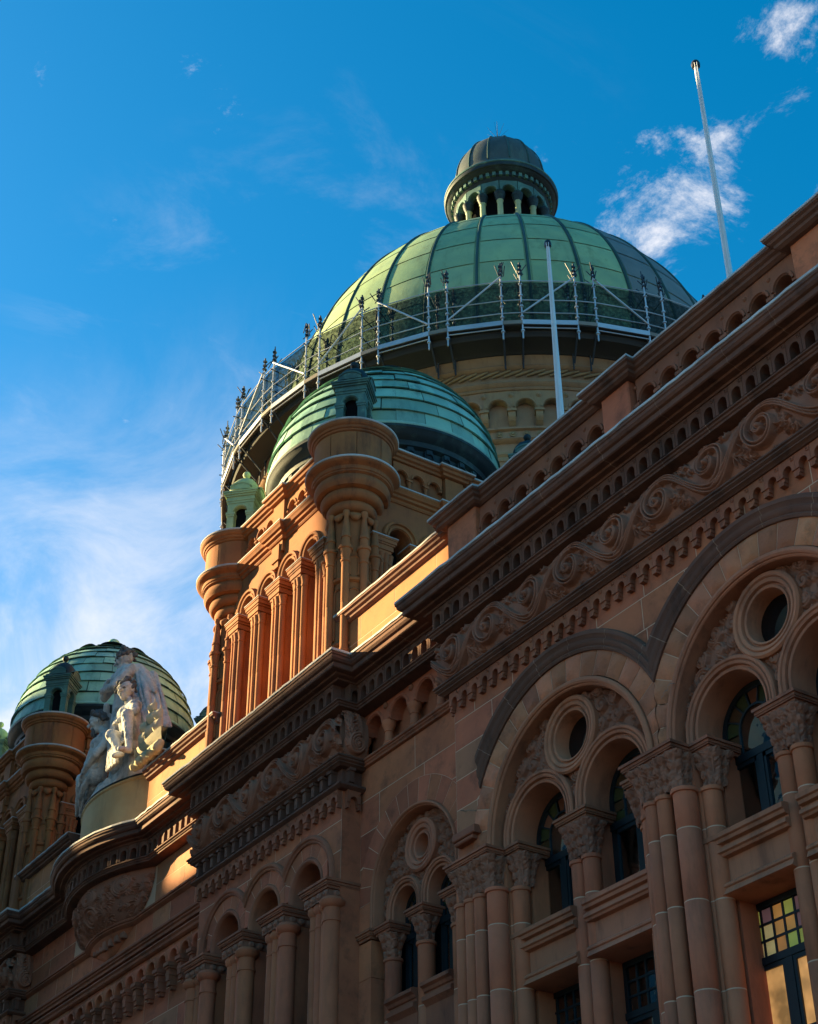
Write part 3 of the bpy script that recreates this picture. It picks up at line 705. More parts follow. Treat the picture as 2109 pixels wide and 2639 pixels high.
JA = (7.0, 8.06, 9.53, 10.78)
SH = {}
def column(parent, x, y, r, z0, z1, joints, key, m='column_stone', cap=None):
    if key not in SH: SH[key] = shaft(r, z0, z1, joints).mesh('column', m, 50)
    return obj('column', SH[key], None, parent, (x, y, 0))
ZAB = 12.36                              # top of the abaci in section A
CAPZ = 11.52
capP = capital(1.16, .72, ZAB-.2-CAPZ, 11, .12).mesh('capital', 'carved', 180)
capS = capital(.46, .46, ZAB-.2-CAPZ, 31, .10).mesh('capital', 'carved', 180)
capM = capital(.74, .46, ZAB-.2-CAPZ, 51, .10).mesh('capital', 'carved', 180)
for i, xc in enumerate(XC):
    ARC = two_light(xc, Y_A-.02, 1.0, ZS, ZAB, RI, 0, (1.13, 12.58, .82, 1.09), (14.03, .79, .48), 18.12, 0, .62, 100+i*7, 0)
    hd = MB()
    pr = [(RH, Y_A+.05), (RH, Y_A-.05), (RH+.05, Y_A-.075), (RH+.08, Y_A-.06), (RH+.12, Y_A-.10), (RH+.19, Y_A-.115), (RH+.21, Y_A-.08), (RH+.24, Y_A-.085), (RH+.30, Y_A-.14), (RH+.37, Y_A-.145), (RO, Y_A-.10), (RO, Y_A+.05)]
    hd.arch(xc, ZS, pr, 44, HB, 0, endL if i == 0 else PI)
    H = obj('hood_mould', hd, 'cornice_stone', ARC, smooth=35)
    for q in range(1, 9):
        t = PI*q/9+.03*math.sin(q*5+i)
        if abs(3.2*math.cos(t)) > HB-.15 and i: continue
        jb = MB(); jb.arch(xc, ZS, [(r+(.002 if k_ > 5 else -.002), y-.003) for k_, (r, y) in enumerate(pr)], 1, None, t, t+.005, closed=False); obj('joint', jb, 'joint_line', H)
    if i == 0:
        st = MB(); st.bbox(xc-RO-.06, xc-RH+.30, Y_A-.20, Y_A+.02, 12.93, 13.10); st.bbox(xc-RO-.02, xc-RH+.20, Y_A-.165, Y_A+.02, 12.84, 12.929); obj('hood_stop', st, 'moulding', H)
    mortar_ring(xc, ZS, RV, RH, Y_A+.002, HB if i else None, ARC)
    nv = 19
    for k in range(nv):
        obj('voussoir', voussoir(xc, ZS, RV, RH, PI*k/nv, PI*(k+1)/nv, Y_A-.005, HB if i or k < nv/2 else 9, .05, k+i*31), 'rockface', ARC, smooth=50)
    for s in (-1, 1):
        b = MB(); xe = RH if (i == 0 and s < 0) else HB-.006
        x0, x1 = sorted((xc+s*(RV), xc+s*xe)); b.bbox(x0, x1, Y_A-.05, Y_A+.2, ZAB+.004, ZS-.004, .03); obj('voussoir', b, 'rockface', ARC)
    # windows
    for s in (-1, 1):
        arched_window(xc+s*1.13, 18.72, .82, 12.58, 10.60, 12.10, parent=BLD, tint=i*2+s)
        sl_ = MB(); xa, xb = xc+s*1.13-.98, xc+s*1.13+.98
        sl_.sweep([(xa, 18.05), (xb, 18.05)], [(-.8, 10.64), (.02, 10.63), (.10, 10.60), (.10, 10.52), (.06, 10.50), (.05, 10.44), (-.03, 10.42), (-.03, 10.37), (.05, 10.35), (.06, 10.28), (.02, 10.26), (0, 10.22), (-.10, 10.20), (-.10, 9.80), (-.02, 9.78), (.03, 9.74), (.03, 9.70), (.0, 9.68), (.02, 9.62), (.05, 9.57), (-.05, 9.54), (-.8, 9.54)])
        obj('window_sill', sl_, 'window_stone', BLD, smooth=25)
        lit = (i == 1 and s < 0) or i == 3
        grid_window(xc+s*1.13, 18.72, 1.74, 5.6, 9.56, lit, BLD)
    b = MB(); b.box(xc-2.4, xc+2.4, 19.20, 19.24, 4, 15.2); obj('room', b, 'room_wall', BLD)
    # middle pair of shafts
    for dx in (-.17, .17): MC = column(BLD, xc+dx, 18.27, .165, 4, CAPZ, JA, 'mid')
    obj('capital', capM, None, MC, (xc, 18.27, CAPZ))
    b = abacus(xc-.46, xc+.46, 17.96, 18.7, ZAB-.2); obj('abacus', b, 'moulding', MC)
    b = MB(); b.box(xc-.30, xc+.30, 18.40, 18.78, 2, ZAB-.2); obj('mullion', b, 'column_stone', BLD)
for i in range(len(XC)+1):
    px = XC[0]-HB+BAY*i
    if i == len(XC): px -= 0
    offs = [(-.15, 17.72, .147, 's'), (.15, 17.72, .147, 's'), (.56, 17.80, .205, 'b'), (-.56, 18.06, .18, 'm'), (.86, 18.14, .175, 'm'), (-.86, 18.3, .175, 'm'), (.73, 18.02, .06, 't')]
    if i == 0: offs = [(-.46, 17.72, .147, 's'), (-.15, 17.72, .147, 's'), (.15, 17.72, .147, 's'), (.56, 17.80, .205, 'b'), (.86, 18.14, .175, 'm'), (.73, 18.02, .06, 't')]
    last = None
    for dx, yy, r, key in offs: last = column(BLD, px+dx, yy, r, 4, CAPZ, JA, 'A'+key)
    PC = obj('pier', (lambda b: (b.box(px-(.98 if i == 0 else .70), px+.70, 17.93 if i else 17.935, 18.8, 2, ZAB-.2), b.box(px-1.0, px+1.0, 18.32, 18.79, 2, ZAB-.201), b)[-1])(MB()), 'column_stone', BLD)
    obj('capital', capP, None, PC, (px+(.10 if i else .02), 17.90, CAPZ), scale=(1.0 if i else 1.08, 1, 1))
    for s in ((1,) if i == 0 else (-1, 1)): obj('capital', capS, None, PC, (px+s*.88, 18.24, CAPZ))
    b = abacus(px-(.66 if i else .75), px+.66, 17.50, 18.4, ZAB-.2); obj('abacus', b, 'moulding', PC)
    for s in ((1,) if i == 0 else (-1, 1)):
        b = abacus(px+s*.87-.26, px+s*.87+.26, 17.93, 18.75, ZAB-.201); obj('abacus', b, 'moulding', PC)
# wall strip at A's left end below the arches
b = MB(); b.box(XA, XA+.34, Y_A, 18.6, 2, ZAB-.003); obj('wall_strip', b, 'ashlar', BLD)

# ------------------------------------------------------------------ section B: one narrow bay, niches above
xb = (XP1+XA)/2; ZB = 13.1; ZBA = 12.45
lowB = arclow([xb], 2.27, ZB, 12.0)
for sgn, xx in ((1, xb), (-1, mir(xb))):
    full = sgn > 0
    x0, x1 = xx+(XP1-xb), xx+(XA-xb)
    if not full: x0, x1 = xx-(XA-xb), xx+(xb-XP1)
    lw = arclow([xx], 2.27, ZB, 11.5)
    WBk = obj('wall', backing(x0, x1, 16.5, Y_B+.004, lw), 'mortar', BLD)
    blocks(WBk, x0, x1, 12.35, 16.45, Y_B, lw, .82, 1.9, seed=8)
    nm = MB(); nm.sweep([(x0, Y_B), (x1, Y_B)], [(-.2, 16.66), (.13, 16.645), (.15, 16.62), (.15, 16.58), (.11, 16.56), (.115, 16.53), (.08, 16.50), (.07, 16.46), (.0, 16.44), (-.2, 16.44)]); obj('string_course', nm, 'moulding', BLD, smooth=25)
    # niches with colonnettes
    n = 4; pit = (x1-x0)/n*.985; cs = [x0+.03+pit*(k+.5) for k in range(n)]
    pl = MB(); r = .345; zsn = 17.33
    for c in cs:
        pts = [(r*math.cos(PI*i/12), zsn+r*math.sin(PI*i/12)) for i in range(13)]
        for i in range(12):
            (xa, za), (xq, zq) = pts[i], pts[i+1]
            pl.add([(c+xa, Y_B-.02, za), (c+xq, Y_B-.02, zq), (c+xq, Y_B-.02, 17.85), (c+xa, Y_B-.02, 17.85)], [(0, 1, 2, 3)])
            pl.add([(c+xa, Y_B-.02, za), (c+xq, Y_B-.02, zq), (c+xq, Y_B+.32, zq), (c+xa, Y_B+.32, za)], [(0, 1, 2, 3)])
        pl.box(c-pit/2, c-r, Y_B-.0201, Y_B+.2, zsn-.03, 17.85); pl.box(c+r, c+pit/2, Y_B-.0202, Y_B+.2, zsn-.03, 17.85)
        pl.arch(c, zsn, [(r+.01, Y_B-.02), (r+.03, Y_B-.055), (r+.08, Y_B-.055), (r+.10, Y_B-.02)], 16)
    NI = obj('niche_arcade', pl, 'ashlar', BLD, smooth=30)
    b = MB(); b.box(x0, x1, Y_B+.30, Y_B+.5, 16.4, 17.9); obj('niche_back', b, 'ashlar', NI)
    cm = MB(); cm.lathe([(.15, 0), (.15, .06), (.12, .09), (.13, .13), (.105, .16), (.10, .38), (.12, .39), (.115, .41), (.11, .44), (.16, .53), (.17, .56), (.17, .66), (.14, .665)], n=14)
    me = cm.mesh('colonnette', 'column_stone', 40)
    for k in range(n+1): obj('colonnette', me, None, NI, (x0+.03+pit*k, Y_B+.06, 16.655))
    bo = MB(); bo.lathe([(.085, 0), (.085, .02), (.06, .05), (.0, .06)], n=12); bme = bo.mesh('boss', 'moulding', 40)
    for k in range(n+1): obj('boss', bme, None, NI, (x0+.03+pit*k, Y_B-.022, 17.72), rot=(PI/2, 0, 0))
    AB = two_light(xx, Y_B-.01, .62, ZB, ZBA, 1.68, 0, (.68, 12.72, .44, .66), (13.90, .60, .25), 18.52, 0, .4, 400+sgn, 0)
    mortar_ring(xx, ZB, 1.69, 2.27, Y_B+.001, None, AB)
    for k in range(15):
        obj('voussoir', voussoir(xx, ZB, 1.69, 2.26, PI*k/15, PI*(k+1)/15, Y_B-.004, 9, .0, k), 'ashlar', AB)
    for s in (-1, 1):
        za = 2
        for k, (z0, z1) in enumerate(((ZBA+.004, ZB-.004), (11.4, ZBA-.22), (10.2, 11.4), (8.8, 10.2), (7.4, 8.8), (2, 7.4))):
            b = MB(); xa, xq = sorted((xx+s*1.69, xx+s*(2.26 if k == 0 else 2.19))); b.box(xa, xq, Y_B-.004, Y_B+.4, z0+.006, z1-.006); obj('ashlar_block', b, 'ashlar', WBk)
        im = abacus(min(xx+s*1.62, xx+s*2.19), max(xx+s*1.62, xx+s*2.19), Y_B-.09, Y_B+.4, ZBA-.2); obj('impost', im, 'moulding', AB)
        arched_window(xx+s*.68, 18.86, .44, 12.72, 10.7, 12.15, parent=BLD, tint=2+s)
        sl_ = MB(); sl_.sweep([(xx+s*.68-.52, 18.42), (xx+s*.68+.52, 18.42)], [(-.5, 10.80), (.06, 10.78), (.10, 10.75), (.10, 10.68), (.03, 10.64), (.0, 10.58), (-.04, 10.56), (-.04, 10.50), (.05, 10.47), (.05, 10.38), (-.02, 10.32), (-.06, 10.28), (-.06, 8), (-.5, 8)]); obj('window_sill', sl_, 'moulding', BLD, smooth=25)
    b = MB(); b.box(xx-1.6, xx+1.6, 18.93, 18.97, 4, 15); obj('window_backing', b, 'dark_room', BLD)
    cb = capital(.40, .42, .52, 71, .09).mesh('capital', 'carved', 180)
    for dx in (-1.28, 0, 1.28):
        c = column(BLD, xx+dx, 18.62, .19, 4, 11.73, (10.35, 8.8), 'Bm'); obj('capital', cb, None, c, (xx+dx, 18.62, 11.73))
        obj('abacus', abacus(xx+dx-.33, xx+dx+.33, 18.30, 18.95, ZBA-.2), 'moulding', c)

# ------------------------------------------------------------------ pavilions: triple arcade
PX = (XP0+XP1)/2
for sgn, pxc in ((1, PX), (-1, mir(PX))):
    cs = [pxc-1.97, pxc, pxc+1.97]; zp = 13.9; ZPA = 13.66; hw = (XP1-XP0)/2; lp = 1.97/2
    lw = arclow(cs, 1.13, zp, 13.66)
    WP = obj('wall', backing(pxc-hw, pxc+hw, 15.87, Y_P+.004, lw), 'mortar', BLD)
    blocks(WP, pxc-hw, pxc+hw, 13.66, 15.86, Y_P, lw, .72, 1.45, seed=14 if sgn > 0 else 15)
    b = MB(); b.box(pxc+hw-.45, pxc+hw-.002, Y_P+.013, Y_B+.3, 2, 15.86); b.box(pxc-hw+.002, pxc-hw+.45, Y_P+.014, Y_B+.3, 2, 15.86); obj('pavilion_return', b, 'ashlar', WP)
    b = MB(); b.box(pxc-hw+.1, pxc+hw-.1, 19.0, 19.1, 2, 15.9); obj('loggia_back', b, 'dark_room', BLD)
    for i, c in enumerate(cs):
        a = MB()
        a.arch(c, zp, [(.655, 18.9), (.655, Y_P+.06), (.67, Y_P+.02), (.72, Y_P-.02), (.77, Y_P-.02), (.80, Y_P+.015), (.80, Y_P+.1)], 28, closed=False)
        for s in (-1, 1): a.grid([[(c+s*r, y, z) for z in (ZPA-.0, zp)] for r, y in [(.655, 18.9), (.655, Y_P+.06), (.67, Y_P+.02), (.72, Y_P-.02), (.77, Y_P-.02), (.80, Y_P+.015), (.80, Y_P+.1)]])
        A = obj('arch', a, 'moulding', BLD, smooth=35)
        h = MB(); pr = [(1.12, Y_P+.04), (1.12, Y_P-.04), (1.15, Y_P-.06), (1.18, Y_P-.05), (1.21, Y_P-.09), (1.26, Y_P-.10), (1.29, Y_P-.08), (1.31, Y_P-.03), (1.31, Y_P+.04)]
        h.arch(c, zp, pr, 30, lp)
        for s in (-1, 1):
            if (i == 0 and s < 0) or (i == 2 and s > 0): h.grid([[(c+s*r, y, z) for z in (ZPA, zp)] for r, y in pr+[pr[0]]])
        # ends that are not shared keep their full sweep
        if i in (0, 2):
            s = -1 if i == 0 else 1
            rows = []
            for r, y in pr+[pr[0]]:
                a_ = math.acos(min(1, lp/r)); q = [a_*k/6 for k in range(7)]
                rows.append([(c+s*r*math.cos(t), y, zp+r*math.sin(t)) for t in q])
            h.grid(rows)
        obj('hood_mould', h, 'moulding', A, smooth=35)
        mortar_ring(c, zp, .80, 1.12, Y_P+.001, lp, A)
        for k in range(7):
            obj('voussoir', voussoir(c, zp, .805, 1.115, PI*k/7, PI*(k+1)/7, Y_P-.003, lp, 0, k), 'ashlar', A)
    for i in range(4):
        ax = pxc-1.97*1.5+1.97*i; e0 = i == 3; wd = .60
        x0, x1 = ax-wd, ax+wd
        if i == 3: x1 = pxc+hw+.02
        if i == 0: x0 = pxc-hw-.02
        b = MB(); b.box(x0+.14, x1-.12, Y_P+.02, 18.95, 2, ZPA-.003); PR = obj('pier', b, 'column_stone', BLD)
        obj('abacus', abacus(x0, x1, 17.42, 18.95, ZPA-.22, .22), 'moulding', PR)
        w_ = x1-x0-.12
        cb = MB(); cb.box(x0+.10, x1-.10, 17.53, 18.9, ZPA-.40, ZPA-.221)
        nh = int(w_/.24)
        for k in range(nh):
            cx = x0+.06+w_*(k+.5)/nh
            cb.add([(cx+.10*math.cos(t), 17.50, ZPA-.31+.085*math.sin(t)) for t in (2*PI*j/10 for j in range(10))]+[(cx+.055*math.cos(t), 17.46, ZPA-.31+.045*math.sin(t)) for t in (2*PI*j/10 for j in range(10))],
                   [(j, (j+1) % 10, 10+(j+1) % 10, 10+j) for j in range(10)]+[tuple(range(10, 20))])
            cb.add([(cx+.12*sx, 17.53-.02, ZPA-.31+.12*sz) for sx, sz in ((-1, -1), (1, -1), (1, 1), (-1, 1))], [(0, 1, 2, 3)])
        nr = int(1.2/.24)
        for k in range(nr):                                   # same drops on the flank
            cy = 17.62+1.2*(k+.5)/nr
            cb.add([(x1-.07, cy+.10*math.cos(t), ZPA-.31+.085*math.sin(t)) for t in (2*PI*j/10 for j in range(10))]+[(x1-.03, cy+.055*math.cos(t), ZPA-.31+.045*math.sin(t)) for t in (2*PI*j/10 for j in range(10))],
                   [(j, (j+1) % 10, 10+(j+1) % 10, 10+j) for j in range(10)]+[tuple(range(10, 20))])
        obj('capital', cb, 'carved', PR, smooth=40)
        xs = [(x0+.27, .122), (x0+.52, .122), (x0+.77, .122), (x1-.20, .20)]
        if i == 0: xs = [(x0+.22, .20), (x0+.55, .122), (x0+.8, .122), (x1-.20, .20)]
        for sx, r in xs:
            pr_ = [(r, 2), (r, ZPA-.96), (r*1.12, ZPA-.955), (r*1.12, ZPA-.905), (r, ZPA-.90), (r, ZPA-.64), (r*1.1, ZPA-.63), (r*1.45, ZPA-.56), (r*1.5, ZPA-.48), (r*1.2, ZPA-.405)]
            cc = MB(); cc.lathe(pr_, n=16); obj('column', cc, 'column_stone', PR, (sx, 17.70, 0), smooth=45)

# ------------------------------------------------------------------ section D: plain wall either side of the bow, corbel arcade below
for pth in (P_DR, P_DL):
    x0, x1 = pth[0][0], pth[-1][0]
    WD = obj('wall', (lambda b: (b.box(x0, x1, Y_D+.004, Y_D+.4, 15.5, 17.83), b)[-1])(MB()), 'mortar', BLD)
    blocks(WD, x0, x1, 16.62, 17.82, Y_D, lambda x: 0, .6, 1.7, seed=21, m='ashlar_buff' if x1 > XB else 'ashlar')
    blocks(WD, x0, x1, 15.74, 16.48, Y_D, lambda x: 0, .74, 1.25, seed=22)
bs = bowarc(1.62, .30, 12)
SP = [(mir(XP0), Y_D), (XB-1.62, Y_D)]+bs[1:-1]+[(XB+1.62, Y_D), (XP0, Y_D)]
b = MB(); b.sweep(SP, [(-.2, 16.62), (.11, 16.61), (.14, 16.58), (.14, 16.53), (.10, 16.51), (.11, 16.47), (.07, 16.44), (.0, 16.40), (-.2, 16.40)]); obj('string_course', b, 'moulding', BLD, smooth=25)
b = MB(); b.box(XB-BH, XB+BH, Y_D+.012, Y_D+.4, 15.5, 17.83); WB2 = obj('wall', b, 'mortar', BLD)
blocks(WB2, XB-BH, XB+BH, 15.74, 16.60, Y_D+.008, lambda x: 0, .86, 1.3, seed=24)
LP = [(mir(XP0), Y_D), (XP0, Y_D)]
b = MB(); b.sweep(LP, [(-.2, 15.75), (.16, 15.74), (.19, 15.70), (.19, 15.64), (.14, 15.61), (.15, 15.56), (.10, 15.53), (.10, 15.44), (-.02, 15.42), (-.02, 15.34), (.13, 15.32), (.15, 15.27), (.10, 15.22), (.09, 15.15), (.03, 15.11), (-.2, 15.10)]); obj('string_course', b, 'moulding', BLD, smooth=25)
b = MB(); b.box(mir(XP0), XP0, Y_D+.03, Y_D+.4, 2, 15.4); WDL = obj('wall', b, 'mortar', BLD)
blocks(WDL, mir(XP0), XP0, 9.4, 15.2, Y_D+.026, lambda x: 0, .62, 1.3, seed=23)
au = MB(); r = .22; e = .335
pts = [(r*math.cos(PI*i/10), .42+r*math.sin(PI*i/10)) for i in range(11)]
for i in range(10):
    (xa, za), (xq, zq) = pts[i], pts[i+1]
    au.add([(xa, -.28, za), (xq, -.28, zq), (xq, -.28, .74), (xa, -.28, .74)], [(0, 1, 2, 3)]); au.add([(xa, -.28, za), (xq, -.28, zq), (xq, 0, zq), (xa, 0, za)], [(0, 1, 2, 3)])
au.box(-e+.003, -r, -.28, 0, .38, .74); au.box(r, e-.003, -.28, 0, .38, .74); au.box(-e+.003, e-.003, -.27, 0, .741, .76)
au.arch(0, .42, [(r+.01, -.28), (r+.02, -.31), (r+.08, -.31), (r+.09, -.28)], 12)
am = au.mesh('corbel_arch', 'ashlar', 30)
cu = MB(); cu.box(-.15, .15, -.34, 0, .26, .36); cu.box(-.13, .13, -.30, 0, .20, .26); cu.box(-.09, .09, -.26, 0, -.12, .2); cu.box(-.11, .11, -.27, 0, .02, .10); cu.box(-.10, .10, -.22, 0, -.24, -.12); cu.box(-.07, .07, -.15, 0, -.34, -.24)
cm_ = cu.mesh('corbel', 'moulding')
k = 0; x = XP0-.34
while x > mir(XP0)+.3:
    obj('corbel_arch', am, None, BLD, (x, Y_D+.03, 14.05)); obj('corbel', cm_, None, BLD, (x-.335, Y_D+.03, 14.05)); x -= .67

# ------------------------------------------------------------------ the bow: carved corbel, drum pedestal
BOW = obj('bow_corbel', None if False else (lambda b: b)(MB()), None, BLD) if False else None
Rb = Relief(5.2, 1.9, 300, 110); rng = random.Random(3)
for cx, sg in ((1.0, 1), (2.6, 1), (4.2, -1)):
    Rb.spiral(cx, .42, .36, .05, -1.2 if sg > 0 else -1.9, 1.9, .045, .03, .11, 3, .08, sgn=sg); Rb.dot(cx, .42, .07, .14)
    for t in np.linspace(.1, 1.3, 9):
        a = -1.2+t*6.28*sg; rr = .36-.15*t; Rb.leaf(cx+rr*math.cos(a), .42+rr*math.sin(a), a+.8*sg, .24, .9*sg, .026, .10, 4)
for cx in (.25, 1.8, 3.4, 4.95):
    for k in range(5): Rb.leaf(cx, -.75+.26*k, PI/2+(.5 if k % 2 else -.5), .5, (1.4 if k % 2 else -1.4), .032, .12, 7, 1.5)
Rb.spiral(2.6, -.32, .40, .36, 0, 1, .05, .05, .12); Rb.spiral(2.6, -.32, .26, .22, 0, 1, .06, .05, .09)
for k in range(14): a = 6.28*k/14; Rb.leaf(2.6+.42*math.cos(a), -.32+.42*math.sin(a), a+.5, .26, 1.5, .028, .10, 4)
for k in range(26): Rb.leaf(rng.uniform(.1, 5.1), rng.uniform(-.85, .2), rng.uniform(0, 6.3), .3, rng.uniform(-2, 2), .028, .09, 5)
P = []
for j, v in enumerate(Rb.V):
    t = (v+.95)/1.9; q = math.sin(min(1, t*1.15)*PI/2)**.46        # 0 at the foot, 1 under the cornice
    h_ = 1.25+1.40*q; s_ = .06+.80*q; z_ = 16.50+1.34*t
    rr = (h_*h_+s_*s_)/(2*s_); am_ = math.asin(h_/rr); row = []
    for i, u in enumerate(Rb.U):
        a = -am_+2*am_*u/5.2; o = Rb.H[j, i]
        row.append((XB+(rr+o)*math.sin(a), Y_D+(rr-s_)-(rr+o)*math.cos(a), z_))
    P.append(row)
b = MB(); b.grid(P); BOWC = obj('bow_corbel', b, 'carved', BLD, smooth=180)
sh = MB()                                                       # small shield-shaped pendant below
for k in range(5):
    t = k/4; h_ = 1.42*(1-t)+.10*t; s_ = .26*(1-t)+.05*t; sh.v += [] ; 
rows = []
for k in range(9):
    t = k/8; h_ = 1.45*(1-t)**.9+.06; s_ = .26*(1-t)+.06; rr = (h_*h_+s_*s_)/(2*s_); am_ = math.asin(min(1, h_/rr))
    rows.append([(XB+rr*math.sin(-am_+2*am_*i/20), Y_D+(rr-s_)-rr*math.cos(-am_+2*am_*i/20), 16.40-.62*t) for i in range(21)])
sh.grid(rows); SHL = obj('pendant_shield', sh, 'ashlar', BOWC, smooth=60)
for k in range(7):
    b = MB(); x = XB-.95+.31*k; d_ = .24-.16*abs((x-XB)/1.2); hgt = .26-.12*abs(k-3)/3
    b.bbox(x, x+.22, Y_D-d_-.05, Y_D, 16.36-hgt-.06, 16.34, .03); obj('pendant_block', b, 'carved', SHL)
ped = MB()
pa = bowarc(2.72, .92, 24, 18.1)
ped.sweep(pa, [(-1.2, 20.78), (.0, 20.78), (.05, 20.76), (.05, 20.70), (.01, 20.66), (0, 18.9), (-1.2, 18.9)]); PED = obj('bow_pedestal', ped, 'bow_stone', BLD, smooth=40)
b = MB(); b.sweep(pa, [(-1.0, 20.83), (.03, 20.83), (.06, 20.82), (.06, 20.785), (-1.0, 20.785)]); obj('pedestal_edge', b, 'copper_dark', PED)
b = MB(); b.prism([(XB-2.7, 18.9), (XB+2.7, 18.9), (XB+2.7, 20.80), (XB-2.7, 20.80)], 17.95, 19.0); obj('pedestal_core', b, 'bow_stone', PED)

# ------------------------------------------------------------------ parapets
def coping(path, z=20.66, parent=None, d=.0):
    b = MB(); b.sweep(path, [(-.45, z-.01), (.22+d, z-.015), (.25+d, z-.03), (.25+d, z-.11), (.20+d, z-.14), (.18+d, z-.19), (.12+d, z-.22), (.11+d, z-.28), (.04, z-.32), (-.45, z-.32)])
    o = obj('coping', b, 'cornice_stone', parent or BLD, smooth=25)
    b = MB(); b.sweep(path, [(-.45, z+.02), (.22+d, z+.015), (.262+d, z-.005), (.265+d, z-.055), (.25+d, z-.06), (.24+d, z-.012), (-.45, z-.008)], jit=.006); obj('lead_flashing', b, 'flashing', o)
    return o
YPA = 17.62
for ex, (x0, x1) in enumerate(((XA+.1, 2), (-76, mir(XA)-.1))):
    peds = [-18.60+5.37*i for i in range(-1, 5)] if ex == 0 else [mir(-18.6)-5.37*i for i in range(-1, 4)]
    peds = [p for p in peds if x0 < p < x1+.5]
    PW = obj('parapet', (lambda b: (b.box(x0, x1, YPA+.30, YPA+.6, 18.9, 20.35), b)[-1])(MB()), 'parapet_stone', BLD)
    edges = sorted(peds)
    pth = [(x0-.0, YPA)]
    for p in edges:
        w = .52 if p > -22 else .62
        if p-w <= x0+.3: pth = [(x0-.05, YPA+.1), (x0-.05, YPA-.18), (p+w, YPA-.18), (p+w, YPA)]
        else: pth += [(p-w, YPA), (p-w, YPA-.18), (p+w, YPA-.18), (p+w, YPA)]
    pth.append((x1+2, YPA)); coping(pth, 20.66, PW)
    bu = MB(); pit = .640; r = .215
    pts = [(r*math.cos(PI*i/12), .56+r*math.sin(PI*i/12)) for i in range(13)]
    for i in range(12):
        (xa, za), (xq, zq) = pts[i], pts[i+1]
        bu.add([(xa, 0, za), (xq, 0, zq), (xq, 0, 1.12), (xa, 0, 1.12)], [(0, 1, 2, 3)]); bu.add([(xa, 0, za), (xq, 0, zq), (xq, .30, zq), (xa, .30, za)], [(0, 1, 2, 3)])
    bu.box(-pit/2+.002, -r, 0.0005, .30, .50, 1.12); bu.box(r, pit/2-.002, .0005, .30, .50, 1.12)
    bu.arch(0, .56, [(r+.012, 0), (r+.025, -.035), (r+.07, -.035), (r+.08, 0)], 16)
    bu.box(-pit/2-.10, -pit/2+.10, -.05, .16, .42, .50); bu.box(-pit/2-.075, -pit/2+.075, -.02, .16, .0, .42)
    P = [[(-pit/2+.05*math.cos(t)*math.cos(u), -.035*math.sin(u), .93+.05*math.sin(t)*math.cos(u)) for t in (2*PI*j/10 for j in range(10))] for u in (0, .6, 1.1, 1.55)]
    bu.grid(P, True)
    um = bu.mesh('parapet_arch', 'parapet_stone', 35)
    for a, c in zip(edges, edges[1:]+[x1]):
        g0, g1 = a+.5, c-.5 if c < x1 else x1
        n = max(1, round((g1-g0)/.64))
        for k in range(n): obj('parapet_arch', um, None, PW, (g0+(g1-g0)*(k+.5)/n, YPA, 19.22), scale=((g1-g0)/n/.64, 1, 1))
    for p in edges:
        w = .42 if p > -22 else .54
        b = MB(); b.bbox(p-w, p+w, YPA-.13, YPA+.3, 18.95, 20.36, .025); obj('pedestal', b, 'ashlar', PW)
b = MB(); b.box(x0 if False else XA-.6, 2, YPA+.0, YPA+.3, 18.9, 19.2); obj('parapet_plinth', b, 'moulding', BLD)
for pth in ([(XP1-.3, 17.86), (XA+.4, 17.86)], [(mir(XA)-.4, 17.86), (mir(XP1)+.3, 17.86)]):
    (x0, y0), (x1, _) = pth
    PB = obj('parapet', (lambda b: (b.box(x0, x1, y0+.004, y0+.5, 18.9, 20.35), b)[-1])(MB()), 'mortar', BLD)
    blocks(PB, x0, x1, 18.95, 20.34, y0, lambda x: 0, .7, 1.6, seed=41, odd='parapet_buff'); coping(pth, 20.66, PB)
for pth in ([(XB+2.70, 17.72), (XP0+.6, 17.72)], [(mir(XP0)-.6, 17.72), (XB-2.70, 17.72)]):
    (x0, y0), (x1, _) = pth
    PB = obj('parapet', (lambda b: (b.box(x0, x1, y0+.004, y0+.5, 18.9, 20.35), b)[-1])(MB()), 'mortar', BLD)
    blocks(PB, x0, x1, 18.95, 20.34, y0, lambda x: 0, .7, 1.3, seed=42, odd='parapet_buff'); coping(pth, 20.66, PB)

# ------------------------------------------------------------------ corner towers
TX, TY = -32.93, 21.23
def turret_parts(T, ax, ay, kmesh, tm):
    for nm, me in tm['body']:
        o = obj(nm, me, None, T, (ax, ay, 0))
        if nm == 'turret_shaft': SHF = o
        if nm == 'turret_bowl': BWL = o
    for k in range(9): obj('drum_block', tm['stone'], None, BWL, (ax, ay, 0), 2*PI*k/9+ax)
    for k in range(8):
        a = k*PI/4; o = obj('colonnette', tm['col'], None, SHF, (ax+.62*math.cos(a), ay+.62*math.sin(a), 0))
        a2 = a+PI/8; obj('niche', tm['niche'], None, SHF, (ax, ay, 0), a2+PI/2); obj('swag', tm['swag'], None, BWL, (ax, ay, 0), a2+PI/2)
    K = obj('lantern', kmesh['body'], None, T, (ax, ay, 0), PI/4)
    for nm in ('lantern_cornice', 'lantern_cap', 'lantern_ball', 'lantern_core'): obj(nm, kmesh[nm], None, K, (ax, ay, 0), PI/4)
    return K
